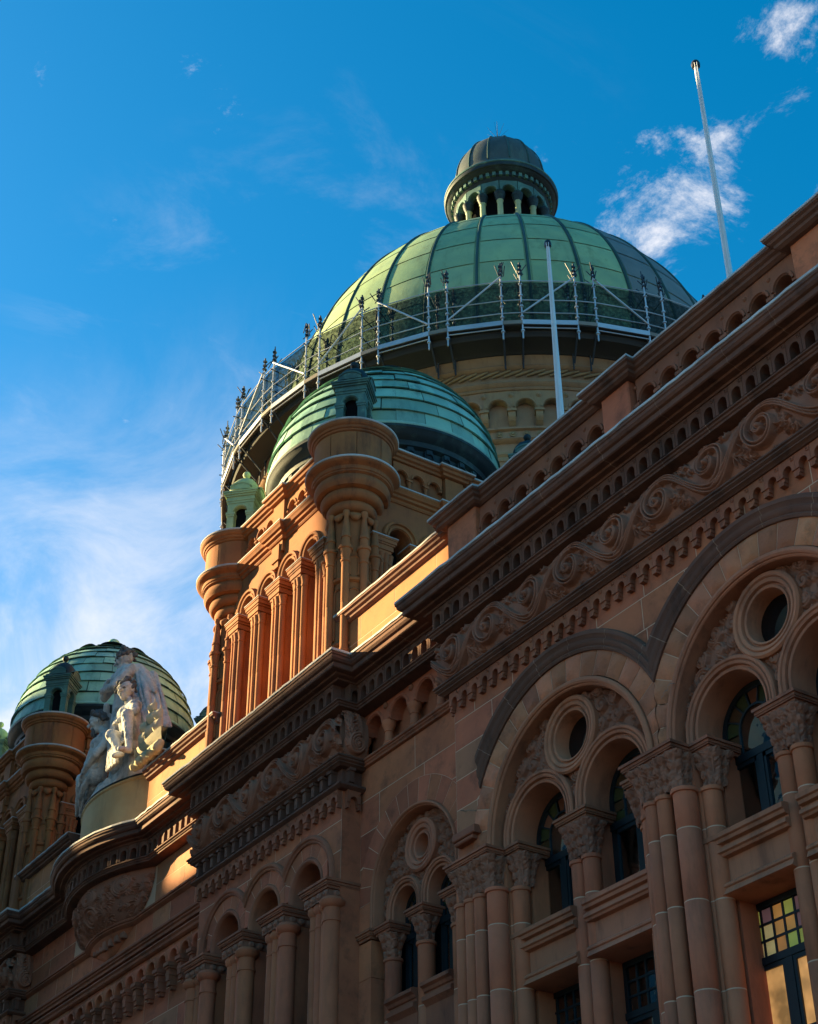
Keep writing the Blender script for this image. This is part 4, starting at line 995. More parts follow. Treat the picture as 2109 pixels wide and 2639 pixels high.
def make_turret_meshes():
    tm = {}
    sh = MB(); sh.lathe([(.66, 18.9), (.66, 19.25), (.60, 19.32), (.545, 19.40), (.54, 19.72), (.60, 19.75), (.62, 19.80), (.55, 19.86), (.52, 19.9), (.52, 21.60), (.60, 21.64), (.62, 21.70), (.55, 21.75), (.525, 21.8), (.52, 23.3), (.54, 23.8), (.5, 24.0)], n=32)
    bw = MB(); pr = [(.50, 23.74), (.57, 23.76)]
    def torus(r0, z0, z1): return [(r0-.05+.05*math.sin(PI*t)+.03*t, z0+(z1-z0)*t) for t in np.linspace(0, 1, 7)]
    for r, z0, z1 in ((.66, 23.80, 24.05), (.83, 24.08, 24.34), (1.01, 24.37, 24.68)): pr += [(r-.12, z0-.02)]+torus(r, z0, z1)
    pr += [(1.02, 24.70), (1.06, 24.72), (1.06, 24.76), (1.09, 24.78), (1.10, 24.88), (1.17, 24.93), (1.24, 24.96), (1.265, 25.0), (1.27, 25.07), (1.05, 25.14), (1.03, 25.18), (1.03, 26.02), (1.08, 26.05), (1.09, 26.09), (1.13, 26.11), (1.15, 26.17), (1.20, 26.20), (1.225, 26.25), (1.235, 26.33), (.6, 26.36)]
    bw.lathe(pr, n=48)
    ft = MB(); ft.lathe([(1.06, 25.15), (1.25, 25.09), (1.285, 25.085), (1.285, 25.045), (1.268, 25.03)], n=48, cap=False); ft.lathe([(.3, 26.375), (1.21, 26.365), (1.25, 26.355), (1.25, 26.315), (1.232, 26.30)], n=48, cap=False)
    tm['body'] = [('turret_shaft', sh.mesh('turret_shaft', 'tower_stone', 40)), ('turret_bowl', bw.mesh('turret_bowl', 'tower_stone', 40)), ('lead_flashing', ft.mesh('turret_flashing', 'flashing', 40))]
    db = MB(); db.grid([[(r_*math.cos(t), r_*math.sin(t), z) for t in np.linspace(.012, 2*PI/9-.012, 7)] for r_, z in ((1.03, 25.185), (1.05, 25.19), (1.05, 26.01), (1.03, 26.015))]); tm['stone'] = db.mesh('drum_block', 'tower_stone', 40)
    c = MB(); c.lathe([(.17, 19.25), (.17, 19.33), (.13, 19.38), (.15, 19.5), (.125, 19.58), (.105, 19.66), (.105, 20.9), (.10, 20.91), (.105, 20.92), (.105, 22.12), (.13, 22.14), (.13, 22.19), (.11, 22.21), (.12, 22.28), (.15, 22.42), (.155, 22.5), (.19, 22.52), (.19, 22.60), (.12, 22.64), (.11, 22.86), (.135, 22.88), (.135, 22.93), (.11, 22.96), (.085, 23.3), (.06, 23.55), (.10, 23.62), (.09, 23.72), (.0, 23.78)], n=14)
    tm['col'] = c.mesh('colonnette', 'tower_stone', 40)
    n_ = MB(); r = .085
    for z0, z1, zs in ((21.80, 22.28, 22.28), (19.95, 21.3, 21.3)):
        P = [[(rr*math.cos(q) if q is not None else 0, -(.525+.0)-d, zs+rr*math.sin(q)) for q in (PI*i/10 for i in range(11))] for rr, d in ((r, .0), (r+.03, .03), (r+.06, .0))]
        n_.grid(P)
        for s in (-1, 1): n_.box(min(s*r, s*(r+.05)), max(s*r, s*(r+.05)), -.548, -.48, z0, zs)
    tm['niche'] = n_.mesh('niche', 'tower_stone', 40)
    s_ = MB(); P = []
    for i in range(9):
        t = i/8; a = (t-.5)*.66; w = .10*math.sin(PI*t)**.7+.008; cz = 23.70-.16*math.sin(PI*t)
        P.append([((.58+w*.9*math.cos(q))*math.sin(a), -(.53+.08*math.sin(PI*t)+w*.8*max(0, math.cos(q)))*math.cos(a), cz+w*math.sin(q)) for q in (2*PI*j/10 for j in range(10))])
    s_.grid(P, True); tm['swag'] = s_.mesh('swag', 'tower_stone', 60)
    return tm
def make_lantern_meshes(m, mcap):
    k = {}; h = .41; b = MB()
    b.box(-.52, .52, -.52, .52, 26.36, 26.55); b.box(-.47, .47, -.47, .47, 26.551, 26.62)
    for sx in (-1, 1):
        for sy in (-1, 1):
            x0, x1 = sorted((sx*.20, sx*h)); y0, y1 = sorted((sy*.20, sy*h))
            b.box(x0, x1, y0, y1, 26.62, 27.5); b.box(x0-.035, x1+.035, y0-.035, y1+.035, 27.42, 27.5); b.box(x0-.02, x1+.02, y0-.02, y1+.02, 27.35, 27.42)
    for q in range(4):
        ca, sa = math.cos(q*PI/2), math.sin(q*PI/2); tr = lambda x, y, z: (x*ca-y*sa, x*sa+y*ca, z)
        pts = [(.21*math.cos(PI*i/12), 27.5+.21*math.sin(PI*i/12)) for i in range(13)]
        for i in range(12):
            (xa, za), (xq, zq) = pts[i], pts[i+1]
            b.add([tr(xa, -h, za), tr(xq, -h, zq), tr(xq, -h, 27.82), tr(xa, -h, 27.82)], [(0, 1, 2, 3)]); b.add([tr(xa, -h, za), tr(xq, -h, zq), tr(xq, -h+.16, zq), tr(xa, -h+.16, za)], [(0, 1, 2, 3)])
        for s in (-1, 1):
            xa, xq = sorted((s*.21, s*(h-.002))); b.add([tr(xa, -h, 27.5), tr(xq, -h, 27.5), tr(xq, -h, 27.82), tr(xa, -h, 27.82)], [(0, 1, 2, 3)])
        rows = [[tr(r*math.cos(PI*i/12), -h-d, 27.5+r*math.sin(PI*i/12)) for i in range(13)] for r, d in ((.22, 0), (.23, .03), (.27, .03), (.28, 0))]; b.grid(rows)
    k['body'] = b.mesh('lantern', m)
    c = MB()
    for o, z0, z1 in ((.43, 27.82, 27.90), (.45, 27.901, 27.97), (.44, 27.971, 28.05), (.48, 28.051, 28.11), (.52, 28.111, 28.17), (.545, 28.171, 28.22)): c.box(-o, o, -o, o, z0, z1)
    for q in range(4):                                      # curved pediments
        ca, sa = math.cos(q*PI/2), math.sin(q*PI/2); tr = lambda x, y, z: (x*ca-y*sa, x*sa+y*ca, z)
        arc = [(.42*math.cos(a), 28.05+.42*math.sin(a)) for a in (PI*(.22+.56*i/10) for i in range(11))]
        for dy in ((-.56, -.40),):
            rows = [[tr(x, dy[0], z) for x, z in arc], [tr(x, dy[0], z+.06) for x, z in arc], [tr(x, dy[1], z+.06) for x, z in arc]]; c.grid(rows)
            c.add([tr(x, -.54, z) for x, z in arc]+[tr(arc[-1][0], -.54, 28.25), tr(arc[0][0], -.54, 28.25)], [tuple(range(13))])
    k['lantern_cornice'] = c.mesh('lantern_cornice', m)
    d = MB(); P = []
    for i in range(9):
        t = PI/2*i/8; r = .47*math.cos(t)+.03; e = 5
        P.append([(math.copysign(abs(math.cos(a))**.75, math.cos(a))*r, math.copysign(abs(math.sin(a))**.75, math.sin(a))*r, 28.20+.74*math.sin(t)) for a in (2*PI*j/24 for j in range(24))])
    d.grid(P, True); k['lantern_cap'] = d.mesh('lantern_cap', mcap, 60)
    e = MB(); e.lathe([(.12, 28.88), (.10, 28.93), (.06, 28.97), (.055, 29.02)]+[(.12*math.cos(a), 29.14+.12*math.sin(a)) for a in np.linspace(-1.2, 1.5, 8)], n=16); k['lantern_ball'] = e.mesh('lantern_ball', mcap, 60)
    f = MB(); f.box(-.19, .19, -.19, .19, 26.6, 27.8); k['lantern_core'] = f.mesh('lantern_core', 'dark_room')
    return k
def make_tower(label):
    T = root('corner_tower', label, 'tower', (TX, TY, 18.9+CAMZ), 'domed corner towers on the long facade')
    hs = 3.18
    b = MB(); b.box(TX-2.75, TX+2.75, TY-2.75, TY+2.75, 18.6, 26.2); obj('core', b, 'dark_room', T)
    at = lambda nm, me, k, par=T, m=None: obj(nm, me, m, par, (TX, TY, 0), k*PI/2)
    # one face, facing -Y, reused on the four sides
    wl = MB(); XSo = [-1.7475, -.5825, .5825, 1.7475]; ro = .335; zs = 23.50
    wl.box(-2.55, 2.55, -hs, -hs+.35, 18.7, 19.6)
    hu = 3.46; wl.box(-2.56, 2.56, -hu, -hs+.35, 24.15, 24.70); wl.box(-2.57, 2.57, -hu+.10, -hs+.35, 24.701, 26.06)
    for c in XSo:
        pts = [(ro*math.cos(PI*i/12), zs+ro*math.sin(PI*i/12)) for i in range(13)]
        for i in range(12):
            (xa, za), (xq, zq) = pts[i], pts[i+1]
            wl.add([(c+xa, -hu, za), (c+xq, -hu, zq), (c+xq, -hu, 24.15), (c+xa, -hu, 24.15)], [(0, 1, 2, 3)]); wl.add([(c+xa, -hu, za), (c+xq, -hu, zq), (c+xq, -hs+.45, zq), (c+xa, -hs+.45, za)], [(0, 1, 2, 3)])
    ed = [-2.55]+[x for c in XSo for x in (c-ro, c+ro)]+[2.55]
    for a, c in zip(ed[::2], ed[1::2]): wl.box(a, c, -hs, -hs+.4, 19.601, 23.30); wl.box(a, c, -hu+.0005, -hs+.4, 23.301, 24.15)
    wlm = wl.mesh('tower_wall', 'tower_stone')
    ar = MB()
    for c in XSo: ar.arch(c, zs, [(ro+.01, -hu), (ro+.02, -hu-.04), (ro+.07, -hu-.05), (ro+.09, -hu-.01), (ro+.12, -hu-.02), (ro+.14, -hu-.08), (ro+.20, -hu-.09), (ro+.235, -hu-.04), (ro+.235, -hu)], 20, .5825)
    arm = ar.mesh('arch_mouldings', 'tower_stone', 35)
    jog = [(-2.45, -hu), (-.34, -hu), (-.34, -hu-.12), (.34, -hu-.12), (.34, -hu), (2.45, -hu)]
    stg = MB(); stg.sweep(jog, [(-.2, 25.12), (.24, 25.07), (.27, 25.06), (.27, 24.98), (.24, 24.95), (.21, 24.88), (.15, 24.85), (.14, 24.78), (.07, 24.75), (.06, 24.70), (.03, 24.66), (-.2, 24.65)]); stm = stg.mesh('string_course', 'tower_stone', 25)
    fl = MB(); fl.sweep(jog, [(.12, 25.10), (.25, 25.08), (.285, 25.07), (.285, 25.035), (.27, 25.03)], cap=False); flm = fl.mesh('lead_flashing', 'flashing')
    cp = MB(); cp.sweep(jog, [(-.45, 26.37), (.20, 26.36), (.23, 26.34), (.23, 26.27), (.18, 26.24), (.16, 26.17), (.10, 26.14), (.08, 26.08), (.0, 26.05), (-.45, 26.05)]); cpm = cp.mesh('coping', 'tower_stone', 25)
    cf = MB(); cf.sweep(jog, [(-.45, 26.385), (.20, 26.375), (.242, 26.36), (.242, 26.315), (.23, 26.31)], cap=False); cfm = cf.mesh('lead_flashing', 'flashing')
    ctr = MB(); ctr.box(-.30, .30, -hu-.11, -hs, 24.3, 26.06); ctr.box(-.20, .20, -hu-.16, -hs, 24.05, 24.55); ctr.box(-.12, .12, -hu-.12, -hs, 23.85, 24.05); ctrm = ctr.mesh('centre_pier', 'tower_stone')
    nu = MB(); pit = .54; r = .17
    pts = [(r*math.cos(PI*i/10), .52+r*math.sin(PI*i/10)) for i in range(11)]
    for i in range(10):
        (xa, za), (xq, zq) = pts[i], pts[i+1]
        nu.add([(xa, -.12, za), (xq, -.12, zq), (xq, -.12, .94), (xa, -.12, .94)], [(0, 1, 2, 3)]); nu.add([(xa, -.12, za), (xq, -.12, zq), (xq, 0, zq), (xa, 0, za)], [(0, 1, 2, 3)])
    nu.box(-pit/2+.002, -r, -.12, 0, .46, .94); nu.box(r, pit/2-.002, -.12, 0, .46, .94)
    nu.arch(0, .52, [(r+.01, -.12), (r+.02, -.15), (r+.06, -.15), (r+.07, -.12)], 12); nu.box(-pit/2-.07, -pit/2+.07, -.16, 0, .40, .46)
    nu.lathe([(.075, 0), (.075, .05), (.05, .08), (.045, .30), (.07, .38), (.07, .40)], (-pit/2, -.07), 10)
    num = nu.mesh('parapet_arch', 'tower_stone', 35)
    cap = MB()
    for o, z0, z1 in ((.24, 22.86, 22.95), (.29, 22.951, 23.10), (.33, 23.101, 23.16), (.37, 23.161, 23.27), (.40, 23.271, 23.33)): cap.box(-o, o, -hs-.26-o*.55, -hs+.1, z0, z1)
    capm = cap.mesh('capital', 'tower_stone'); cf2 = MB(); cf2.box(-.41, .41, -hs-.26-.235, -hs+.1, 23.331, 23.355); cfl = cf2.mesh('lead_flashing', 'flashing')
    pil = MB()
    for dx, dy, rr in ((-.215, -.25, .075), (-.05, -.33, .070), (.10, -.33, .070), (.245, -.25, .095)):
        pil.lathe([(rr*1.35, 19.0), (rr*1.35, 19.3), (rr*1.2, 19.34), (rr*1.5, 19.42), (rr*1.1, 19.5), (rr, 19.56), (rr, 21.0), (rr*.96, 21.008), (rr*.96, 21.02), (rr, 21.03), (rr, 22.55), (rr*1.15, 22.56), (rr*1.15, 22.62), (rr*1.02, 22.64), (rr*1.3, 22.8), (rr*1.4, 22.87)], (dx, -hs+dy), 12)
    pil.box(-.25, .25, -hs-.20, -hs, 19.0, 22.86); pil.box(-.31, .31, -hs-.38, -hs, 18.7, 19.02); pil.box(-.29, .29, -hs-.30, -hs, 19.42, 19.54)
    pilm = pil.mesh('pilaster', 'tower_stone', 40)
    for k in range(4):
        WL = at('tower_wall', wlm, k); at('arch_mouldings', arm, k, WL); ST = at('string_course', stm, k); at('lead_flashing', flm, k, ST); CP = at('coping', cpm, k); at('lead_flashing', cfm, k, CP); at('centre_pier', ctrm, k, WL)
        ca, sa = math.cos(k*PI/2), math.sin(k*PI/2)
        for j in range(5):
            x = -2.33+1.165*j; o = obj('pilaster', pilm, None, WL, (TX+x*ca, TY+x*sa, 0), k*PI/2); obj('capital', capm, None, WL, (TX+x*ca, TY+x*sa, 0), k*PI/2); obj('lead_flashing', cfl, None, WL, (TX+x*ca, TY+x*sa, 0), k*PI/2)
        for j in range(6):
            x = (.62+.54*(j % 3))*(1 if j > 2 else -1); y = -hu+.10
            obj('parapet_arch', num, None, CP, (TX+x*ca-y*sa, TY+x*sa+y*ca, 25.115), k*PI/2)
    tm = make_turret_meshes(); kd = make_lantern_meshes('lantern_copper', 'copper_dark'); kg = make_lantern_meshes('lantern_green', 'lantern_green')  # colours hold the light: left lanterns sunlit green, right ones shaded dark copper
    for sx in (-1, 1):
        for sy in (-1, 1): turret_parts(T, TX+sx*3.15, TY+sy*3.06, kg if sx < 0 else kd, tm)
    # copper dome on a dark drum
    dr = MB(); dr.lathe([(3.05, 26.0), (3.05, 26.5), (3.12, 26.55), (3.12, 27.15), (3.25, 27.2), (3.28, 27.35), (3.40, 27.42), (3.48, 27.50), (3.52, 27.58), (3.56, 27.62), (3.56, 27.70), (3.40, 27.74)], n=72); DR = obj('dome_drum', dr, 'copper_dark', T, (TX, TY, 0), smooth=35)
    br = MB(); br.box(-.13, .13, -.10, .05, 0, .52); br.box(-.09, .09, -.14, .05, .4, .56)
    P = [[(.11*math.cos(q), -.06*d_, .26+.17*math.sin(q)) for q in (2*PI*j/12 for j in range(12))] for d_ in (1.7, 2.6)]; br.grid(P, True)
    brm = br.mesh('drum_panel', 'copper_dark')
    for k in range(36): a = 2*PI*k/36; obj('drum_panel', brm, None, DR, (TX+3.12*math.cos(a), TY+3.12*math.sin(a), 26.58), a+PI/2)
    HT = 3.95; R0 = 3.50; Z0 = 27.74; rows = 11; npan = 26
    # latitude rows of equal width along the profile, every row lapping the one below
    ts = np.linspace(0, 1.44, 400); prof = np.array([(R0*math.cos(t), Z0+HT*math.sin(t)) for t in ts]); sl_ = np.concatenate([[0], np.cumsum(np.hypot(*np.diff(prof, axis=0).T))])
    rim = MB(); rim.lathe([(3.40, 27.70), (3.56, 27.705), (3.58, 27.74), (3.56, 27.80), (3.46, 27.84)], n=72, cap=False); DM = obj('dome_rim', rim, 'copper_mint', T, (TX, TY, 0), smooth=50)
    inn = MB(); inn.lathe([(R0*math.cos(t)*.985, Z0+HT*math.sin(t)*.99) for t in np.linspace(0, 1.5, 24)], n=64); DI = obj('dome_shell', inn, 'copper_seam', T, (TX, TY, 0), smooth=60)
    for i in range(rows):
        s0, s1 = sl_[-1]*i/rows, sl_[-1]*(i+1)/rows
        a0 = 2*PI/npan; pts = []
        for q in (0, .06, .35, .68, 1.0):
            s = s0+(s1-s0)*q; k = np.searchsorted(sl_, s); k = min(k, len(ts)-1); rr, zz = prof[k]; lift = .075*(1-q)**1.2-.004
            nx, nz = math.cos(ts[k]), math.sin(ts[k])*.8
            pts.append((rr+lift*nx, zz+lift*nz))
        pts = [(pts[0][0]-.07, pts[0][1]+.005)]+pts
        b = MB(); g = .006/max(.6, pts[0][0])
        b.grid([[(r*math.cos(t), r*math.sin(t), z) for t in np.linspace(g, a0-g, 5)] for r, z in pts])
        me = b.mesh('copper_sheet', 'copper_mint', 30)
        for j in range(npan): obj('copper_sheet', me, None, DI, (TX+RNG.normal(0, .010), TY+RNG.normal(0, .010), RNG.normal(0, .010)), a0*(j+.5*(i % 2)))
    cb = MB(); rt, zt = prof[-1]; cb.lathe([(rt+.35, zt-.10), (rt+.36, zt-.05), (rt+.1, zt+.05), (.30, zt+.14), (.14, zt+.2), (.13, zt+.30)]+[(.27*math.cos(a), zt+.54+.27*math.sin(a)) for a in np.linspace(-1.05, 1.55, 12)], n=28); obj('ball_finial', cb, 'copper_mint', T, (TX, TY, 0), smooth=50)
    vt = MB()
    for k in range(6):
        q = PI*k/5; P_ = []
    rows_ = [[(.55*math.cos(PI*i/10)*w, d, .34*math.sin(PI*i/10)*w) for i in range(11)] for w, d in ((1, 0), (1.08, -.02), (1.08, -.5), (.7, -.75))]
    vt.grid(rows_); vtm = vt.mesh('roof_vent', 'copper_dark', 40)
    for k in range(8):
        a = PI/8+k*PI/4; rr, zz = prof[int(len(prof)*.80)]; obj('roof_vent', vtm, None, DI, (TX+(rr+.10)*math.cos(a), TY+(rr+.10)*math.sin(a), zz-.12), a-PI/2, scale=(.9, .7, .8))
    return T
T1 = make_tower('nearer tower with sunlit orange arcade and round corner turrets under a mint copper dome')
T2 = copy_tree(T1); T2.location = (2*XB-TX, TY, 18.9+CAMZ)
T2['label'] = 'farther shaded tower at the left edge, mint copper dome topped by a ball'

# ------------------------------------------------------------------ great central dome
DX, DY = -42.97, 34.31
GD = root('great_dome', 'huge green copper dome with colonnaded lantern rising behind the nearer tower', 'dome', (DX, DY, 18.9+CAMZ))
dl = (DX, DY, 0)
b = MB(); b.lathe([(10.45, 18.6), (10.45, 33.55), (10.60, 33.60), (10.66, 33.66), (10.60, 33.72), (10.55, 33.76), (10.55, 34.02), (10.66, 34.06), (10.66, 34.14), (10.50, 34.18), (10.50, 35.62)], n=140, cap=False); DRM = obj('drum_wall', b, 'drum_stone', GD, dl, smooth=35)
b = MB(); b.lathe([(10.55, 35.60), (10.86, 35.62), (10.90, 35.68), (10.86, 35.74), (10.95, 35.80), (11.0, 35.88), (10.92, 35.96), (10.90, 36.10), (10.92, 36.42), (11.04, 36.47), (11.10, 36.55), (11.05, 36.62), (11.08, 36.70), (11.10, 36.85), (11.16, 36.95)], n=140, cap=False); obj('drum_cornice', b, 'drum_stone', GD, dl, smooth=35)
b = MB(); b.lathe([(11.0, 36.96), (11.2, 36.97), (11.3, 37.05), (11.95, 37.12), (12.0, 37.2), (12.0, 37.38), (11.7, 37.44), (10.3, 37.44)], n=140, cap=False); obj('gutter', b, 'plank_dark', GD, dl, smooth=35)
rp = MB()
for k in range(170):                                          # rope moulding
    a = 2*PI*k/170; R_ = 10.99
    P_ = []
    for i in range(4):
        t = i/3-.5; q = a+t*.060; zz = 36.265+t*.26; rr = .055*(1-1.2*t*t)
        c = (R_*math.cos(q), R_*math.sin(q), zz)
        P_.append([(c[0]+rr*math.cos(u)*math.cos(q), c[1]+rr*math.cos(u)*math.sin(q), c[2]+rr*math.sin(u)) for u in (2*PI*j/6 for j in range(6))])
    rp.grid(P_, True)
obj('rope_moulding', rp, 'drum_stone', GD, dl, smooth=60)
NA = 70; pit = 2*PI*10.8/NA; r = .345
u = MB(); pts = [(r*math.cos(PI*i/12), .72+r*math.sin(PI*i/12)) for i in range(13)]
for i in range(12):
    (xa, za), (xq, zq) = pts[i], pts[i+1]
    u.add([(xa, -.30, za), (xq, -.30, zq), (xq, -.30, 1.46), (xa, -.30, 1.46)], [(0, 1, 2, 3)]); u.add([(xa, -.30, za), (xq, -.30, zq), (xq, 0, zq), (xa, 0, za)], [(0, 1, 2, 3)])
u.box(-pit/2+.0, -r, -.30, .05, .62, 1.46); u.box(r, pit/2, -.30, .05, .62, 1.46)
u.arch(0, .72, [(r+.01, -.30), (r+.02, -.34), (r+.09, -.34), (r+.10, -.30)], 16)
u.box(-pit/2, -pit/2+.17, -.36, .05, .54, .62); u.box(pit/2-.17, pit/2, -.36, .05, .54, .62)
for s in (-1, 1):
    x0, x1 = sorted((s*(pit/2-.13), s*pit/2))
    P_ = [[(x, -.02-.28*math.sin(min(1, t*1.5)*PI/2), .08+.46*t) for t in np.linspace(0, 1, 7)] for x in (x0, x1)]; u.grid(P_)
    u.box(x0+.001, x1-.001, -.2, .05, .2, .54)
um = u.mesh('corbel_arch', 'drum_stone', 35)
bo = MB(); bo.lathe([(.11, 0), (.11, .03), (.07, .06), (.05, .10), (.0, .11)], n=12); bom = bo.mesh('boss', 'drum_stone', 40)
ro_ = MB(); ro_.lathe([(.12, 0), (.12, .03), (.09, .035), (.09, .02), (.06, .02), (.05, .06), (.0, .07)], n=14); rom = ro_.mesh('rosette', 'drum_stone', 40)
for k in range(NA):
    a = 2*PI*k/NA+math.radians(-36.15); Ra = 10.51
    obj('corbel_arch', um, None, DRM, (DX+Ra*math.cos(a), DY+Ra*math.sin(a), 34.16), a+PI/2)
    a2 = a+PI/NA; obj('boss', bom, None, DRM, (DX+10.80*math.cos(a2), DY+10.80*math.sin(a2), 35.40), rot=(PI/2, 0, a2+PI/2))
    for q in (0, PI/NA): obj('rosette', rom, None, DRM, (DX+10.56*math.cos(a+q), DY+10.56*math.sin(a+q), 33.89), rot=(PI/2, 0, a+q+PI/2))
bl = MB(); bl.arch(0, 0, [(.75, .05), (.75, -.05), (.85, -.08), (.92, -.05), (1.0, -.12), (1.1, -.12), (1.15, -.02), (1.15, .05)], 24)
for s in (-1, 1): bl.grid([[(s*rr, y, z) for z in (-3, 0)] for rr, y in [(.75, .05), (.75, -.05), (.85, -.08), (.92, -.05), (1.0, -.12), (1.1, -.12), (1.15, -.02), (1.15, .05)]])
blm = bl.mesh('blind_arch', 'drum_stone', 40)
for k in range(24): a = 2*PI*k/24+math.radians(-41.0); obj('blind_arch', blm, None, DRM, (DX+10.44*math.cos(a), DY+10.44*math.sin(a), 32.05), a+PI/2)
# dome shell: seams, ribs, copper sheets
ZC, RD, HD = 39.4, 10.15, 12.0
dp = lambda t: (RD*math.cos(t), ZC+HD*math.sin(t))
b = MB(); b.lathe([(RD, 37.4), (RD, ZC)]+[dp(t) for t in np.linspace(.03, 1.36, 40)], n=124); SHL = obj('dome_shell', b, 'copper_green', GD, dl, smooth=60)
NR = 31; rib0 = math.radians(-33.3); nrow = 9; tt = np.linspace(-.0, 1.34, nrow+1)
sheets = []
for i in range(nrow):
    pts = [dp(t) for t in np.linspace(tt[i]+.003, tt[i+1]-.001, 5)]; b = MB(); w = 2*PI/NR
    lift = [.030, .026, .022, .018, .016]
    b.grid([[((r_+l)*math.cos(q), (r_+l)*math.sin(q), z+l*.4) for q in np.linspace(.012, w-.012, 6)] for (r_, z), l in zip(pts, lift)])
    sheets.append((b.mesh('copper_sheet', 'copper_green', 40), None))
rb = MB(); P_ = []
for t in np.linspace(-.0, 1.36, 30):
    r_, z = dp(t); nrm = Vector((math.cos(t), 0, math.sin(t))).normalized(); c = Vector((r_, 0, z))
    P_.append([tuple(c+nrm*(.09*math.cos(u))+Vector((0, .055*math.sin(u), 0))) for u in (PI*j/6-PI/2 for j in range(7))])
rb.grid(P_); rbm = rb.mesh('rib', 'copper_seam', 50)
for k in range(NR):
    a = rib0+2*PI*k/NR; obj('rib', rbm, None, SHL, dl, a)
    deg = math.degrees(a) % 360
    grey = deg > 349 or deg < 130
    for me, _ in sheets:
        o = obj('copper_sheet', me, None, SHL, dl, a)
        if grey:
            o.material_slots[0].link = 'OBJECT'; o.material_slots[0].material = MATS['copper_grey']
# lantern
lt = MB(); lt.lathe([(2.75, 50.6), (2.62, 51.2), (2.55, 51.7), (2.5, 51.9), (2.3, 51.95)], n=64); LB = obj('lantern_base', lt, 'copper_green', GD, dl, smooth=35)
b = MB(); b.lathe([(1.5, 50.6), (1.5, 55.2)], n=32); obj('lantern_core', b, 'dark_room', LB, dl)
cl = MB(); cl.lathe([(.19, 51.9), (.19, 52.02), (.16, 52.06), (.145, 52.12), (.130, 53.85), (.17, 53.9), (.15, 53.95), (.2, 54.4)], n=14); clm = cl.mesh('lantern_column', 'lantern_green', 40)
cpk = MB(); cpk.lathe([(.155, 53.94), (.20, 54.05), (.25, 54.2), (.21, 54.22), (.27, 54.3), (.27, 54.40), (.2, 54.44)], n=12); cpm2 = cpk.mesh('capital', 'copper_dark', 40)
NL = 16; pit = 2*PI*2.12/NL; r = .30; u = MB()
pts = [(r*math.cos(PI*i/10), .12+r*math.sin(PI*i/10)) for i in range(11)]
for i in range(10):
    (xa, za), (xq, zq) = pts[i], pts[i+1]
    u.add([(xa, -.10, za), (xq, -.10, zq), (xq, -.10, .75), (xa, -.10, .75)], [(0, 1, 2, 3)]); u.add([(xa, -.10, za), (xq, -.10, zq), (xq, .2, zq), (xa, .2, za)], [(0, 1, 2, 3)])
u.box(-pit/2, -r, -.10, .2, .0, .75); u.box(r, pit/2, -.10, .2, .0, .75); u.arch(0, .12, [(r+.01, -.10), (r+.02, -.15), (r+.09, -.15), (r+.10, -.10)], 14)
um2 = u.mesh('lantern_arch', 'lantern_copper', 35)
for k in range(NL):
    a = 2*PI*k/NL+math.radians(-40); c = (DX+2.12*math.cos(a), DY+2.12*math.sin(a), 0)
    C_ = obj('lantern_column', clm, None, LB, c); obj('capital', cpm2, None, C_, c)
    a2 = a+PI/NL; obj('lantern_arch', um2, None, LB, (DX+2.10*math.cos(a2), DY+2.10*math.sin(a2), 54.42), a2+PI/2)
b = MB(); b.lathe([(1.5, 55.16), (2.22, 55.17), (2.26, 55.22), (2.30, 55.26), (2.26, 55.30), (2.28, 55.36), (2.34, 55.40), (2.36, 55.56), (2.44, 55.58), (2.52, 55.64), (2.62, 55.70), (2.66, 55.76)], n=64, cap=False); obj('lantern_entablature', b, 'copper_dark', LB, dl, smooth=35)
b = MB(); b.lathe([(2.60, 55.70), (2.70, 55.73), (2.73, 55.80), (2.73, 55.90), (2.69, 55.93)], n=64, cap=False); obj('lantern_cornice', b, 'copper_dark', LB, dl, smooth=35)
b = MB(); b.lathe([(2.69, 55.93), (2.74, 55.96), (2.75, 56.02), (2.72, 56.07), (2.5, 56.14), (2.2, 56.2)], n=64, cap=False); obj('lantern_lip', b, 'lantern_copper', LB, dl, smooth=35)
dn = MB()
for k in range(1): dn.box(-.08, .08, -.06, .1, 0, .22)
dnm = dn.mesh('dentil', 'lantern_copper')
for k in range(48): a = 2*PI*k/48; obj('dentil', dnm, None, LB, (DX+2.36*math.cos(a), DY+2.36*math.sin(a), 55.36), a+PI/2)
b = MB(); b.lathe([(2.36, 56.1), (2.36, 56.5), (2.30, 56.6)]+[(2.28*math.cos(t), 56.65+3.05*math.sin(t)) for t in np.linspace(0.02, 1.48, 20)], n=64); LC = obj('lantern_cap', b, 'cap_copper', LB, dl, smooth=40)
rb = MB(); P_ = []
for t in np.linspace(0, 1.45, 16):
    c = Vector((2.29*math.cos(t), 0, 56.65+3.06*math.sin(t))); nrm = Vector((math.cos(t), 0, .7*math.sin(t))).normalized()
    P_.append([tuple(c+nrm*(.05*math.cos(u))+Vector((0, .045*math.sin(u), 0))) for u in (PI*j/4-PI/2 for j in range(5))])
rb.grid(P_); rbm = rb.mesh('cap_rib', 'copper_seam', 50)
for k in range(14): obj('cap_rib', rbm, None, LC, dl, 2*PI*k/14)
b = MB(); b.lathe([(2.19, 57.9-.0), (2.10, 57.95)], n=64, cap=False)
fi = MB(); fi.lathe([(.45, 59.70), (.40, 59.80), (.28, 59.93), (.16, 60.01), (.10, 60.18), (.14, 60.24), (.14, 60.36), (.05, 60.44)], n=20)
obj('finial', fi, 'copper_mint', LC, dl, smooth=50)
sp = MB()
for k in range(7):
    a = 2*PI*k/7; sp.tube((0, 0, 60.38), (.55*math.cos(a), .55*math.sin(a), 61.03), .012, 5, .004)
sp.tube((0, 0, 60.38), (0, 0, 61.68), .02, 6, .006); obj('finial_spikes', sp, 'dark_steel', LC, dl)

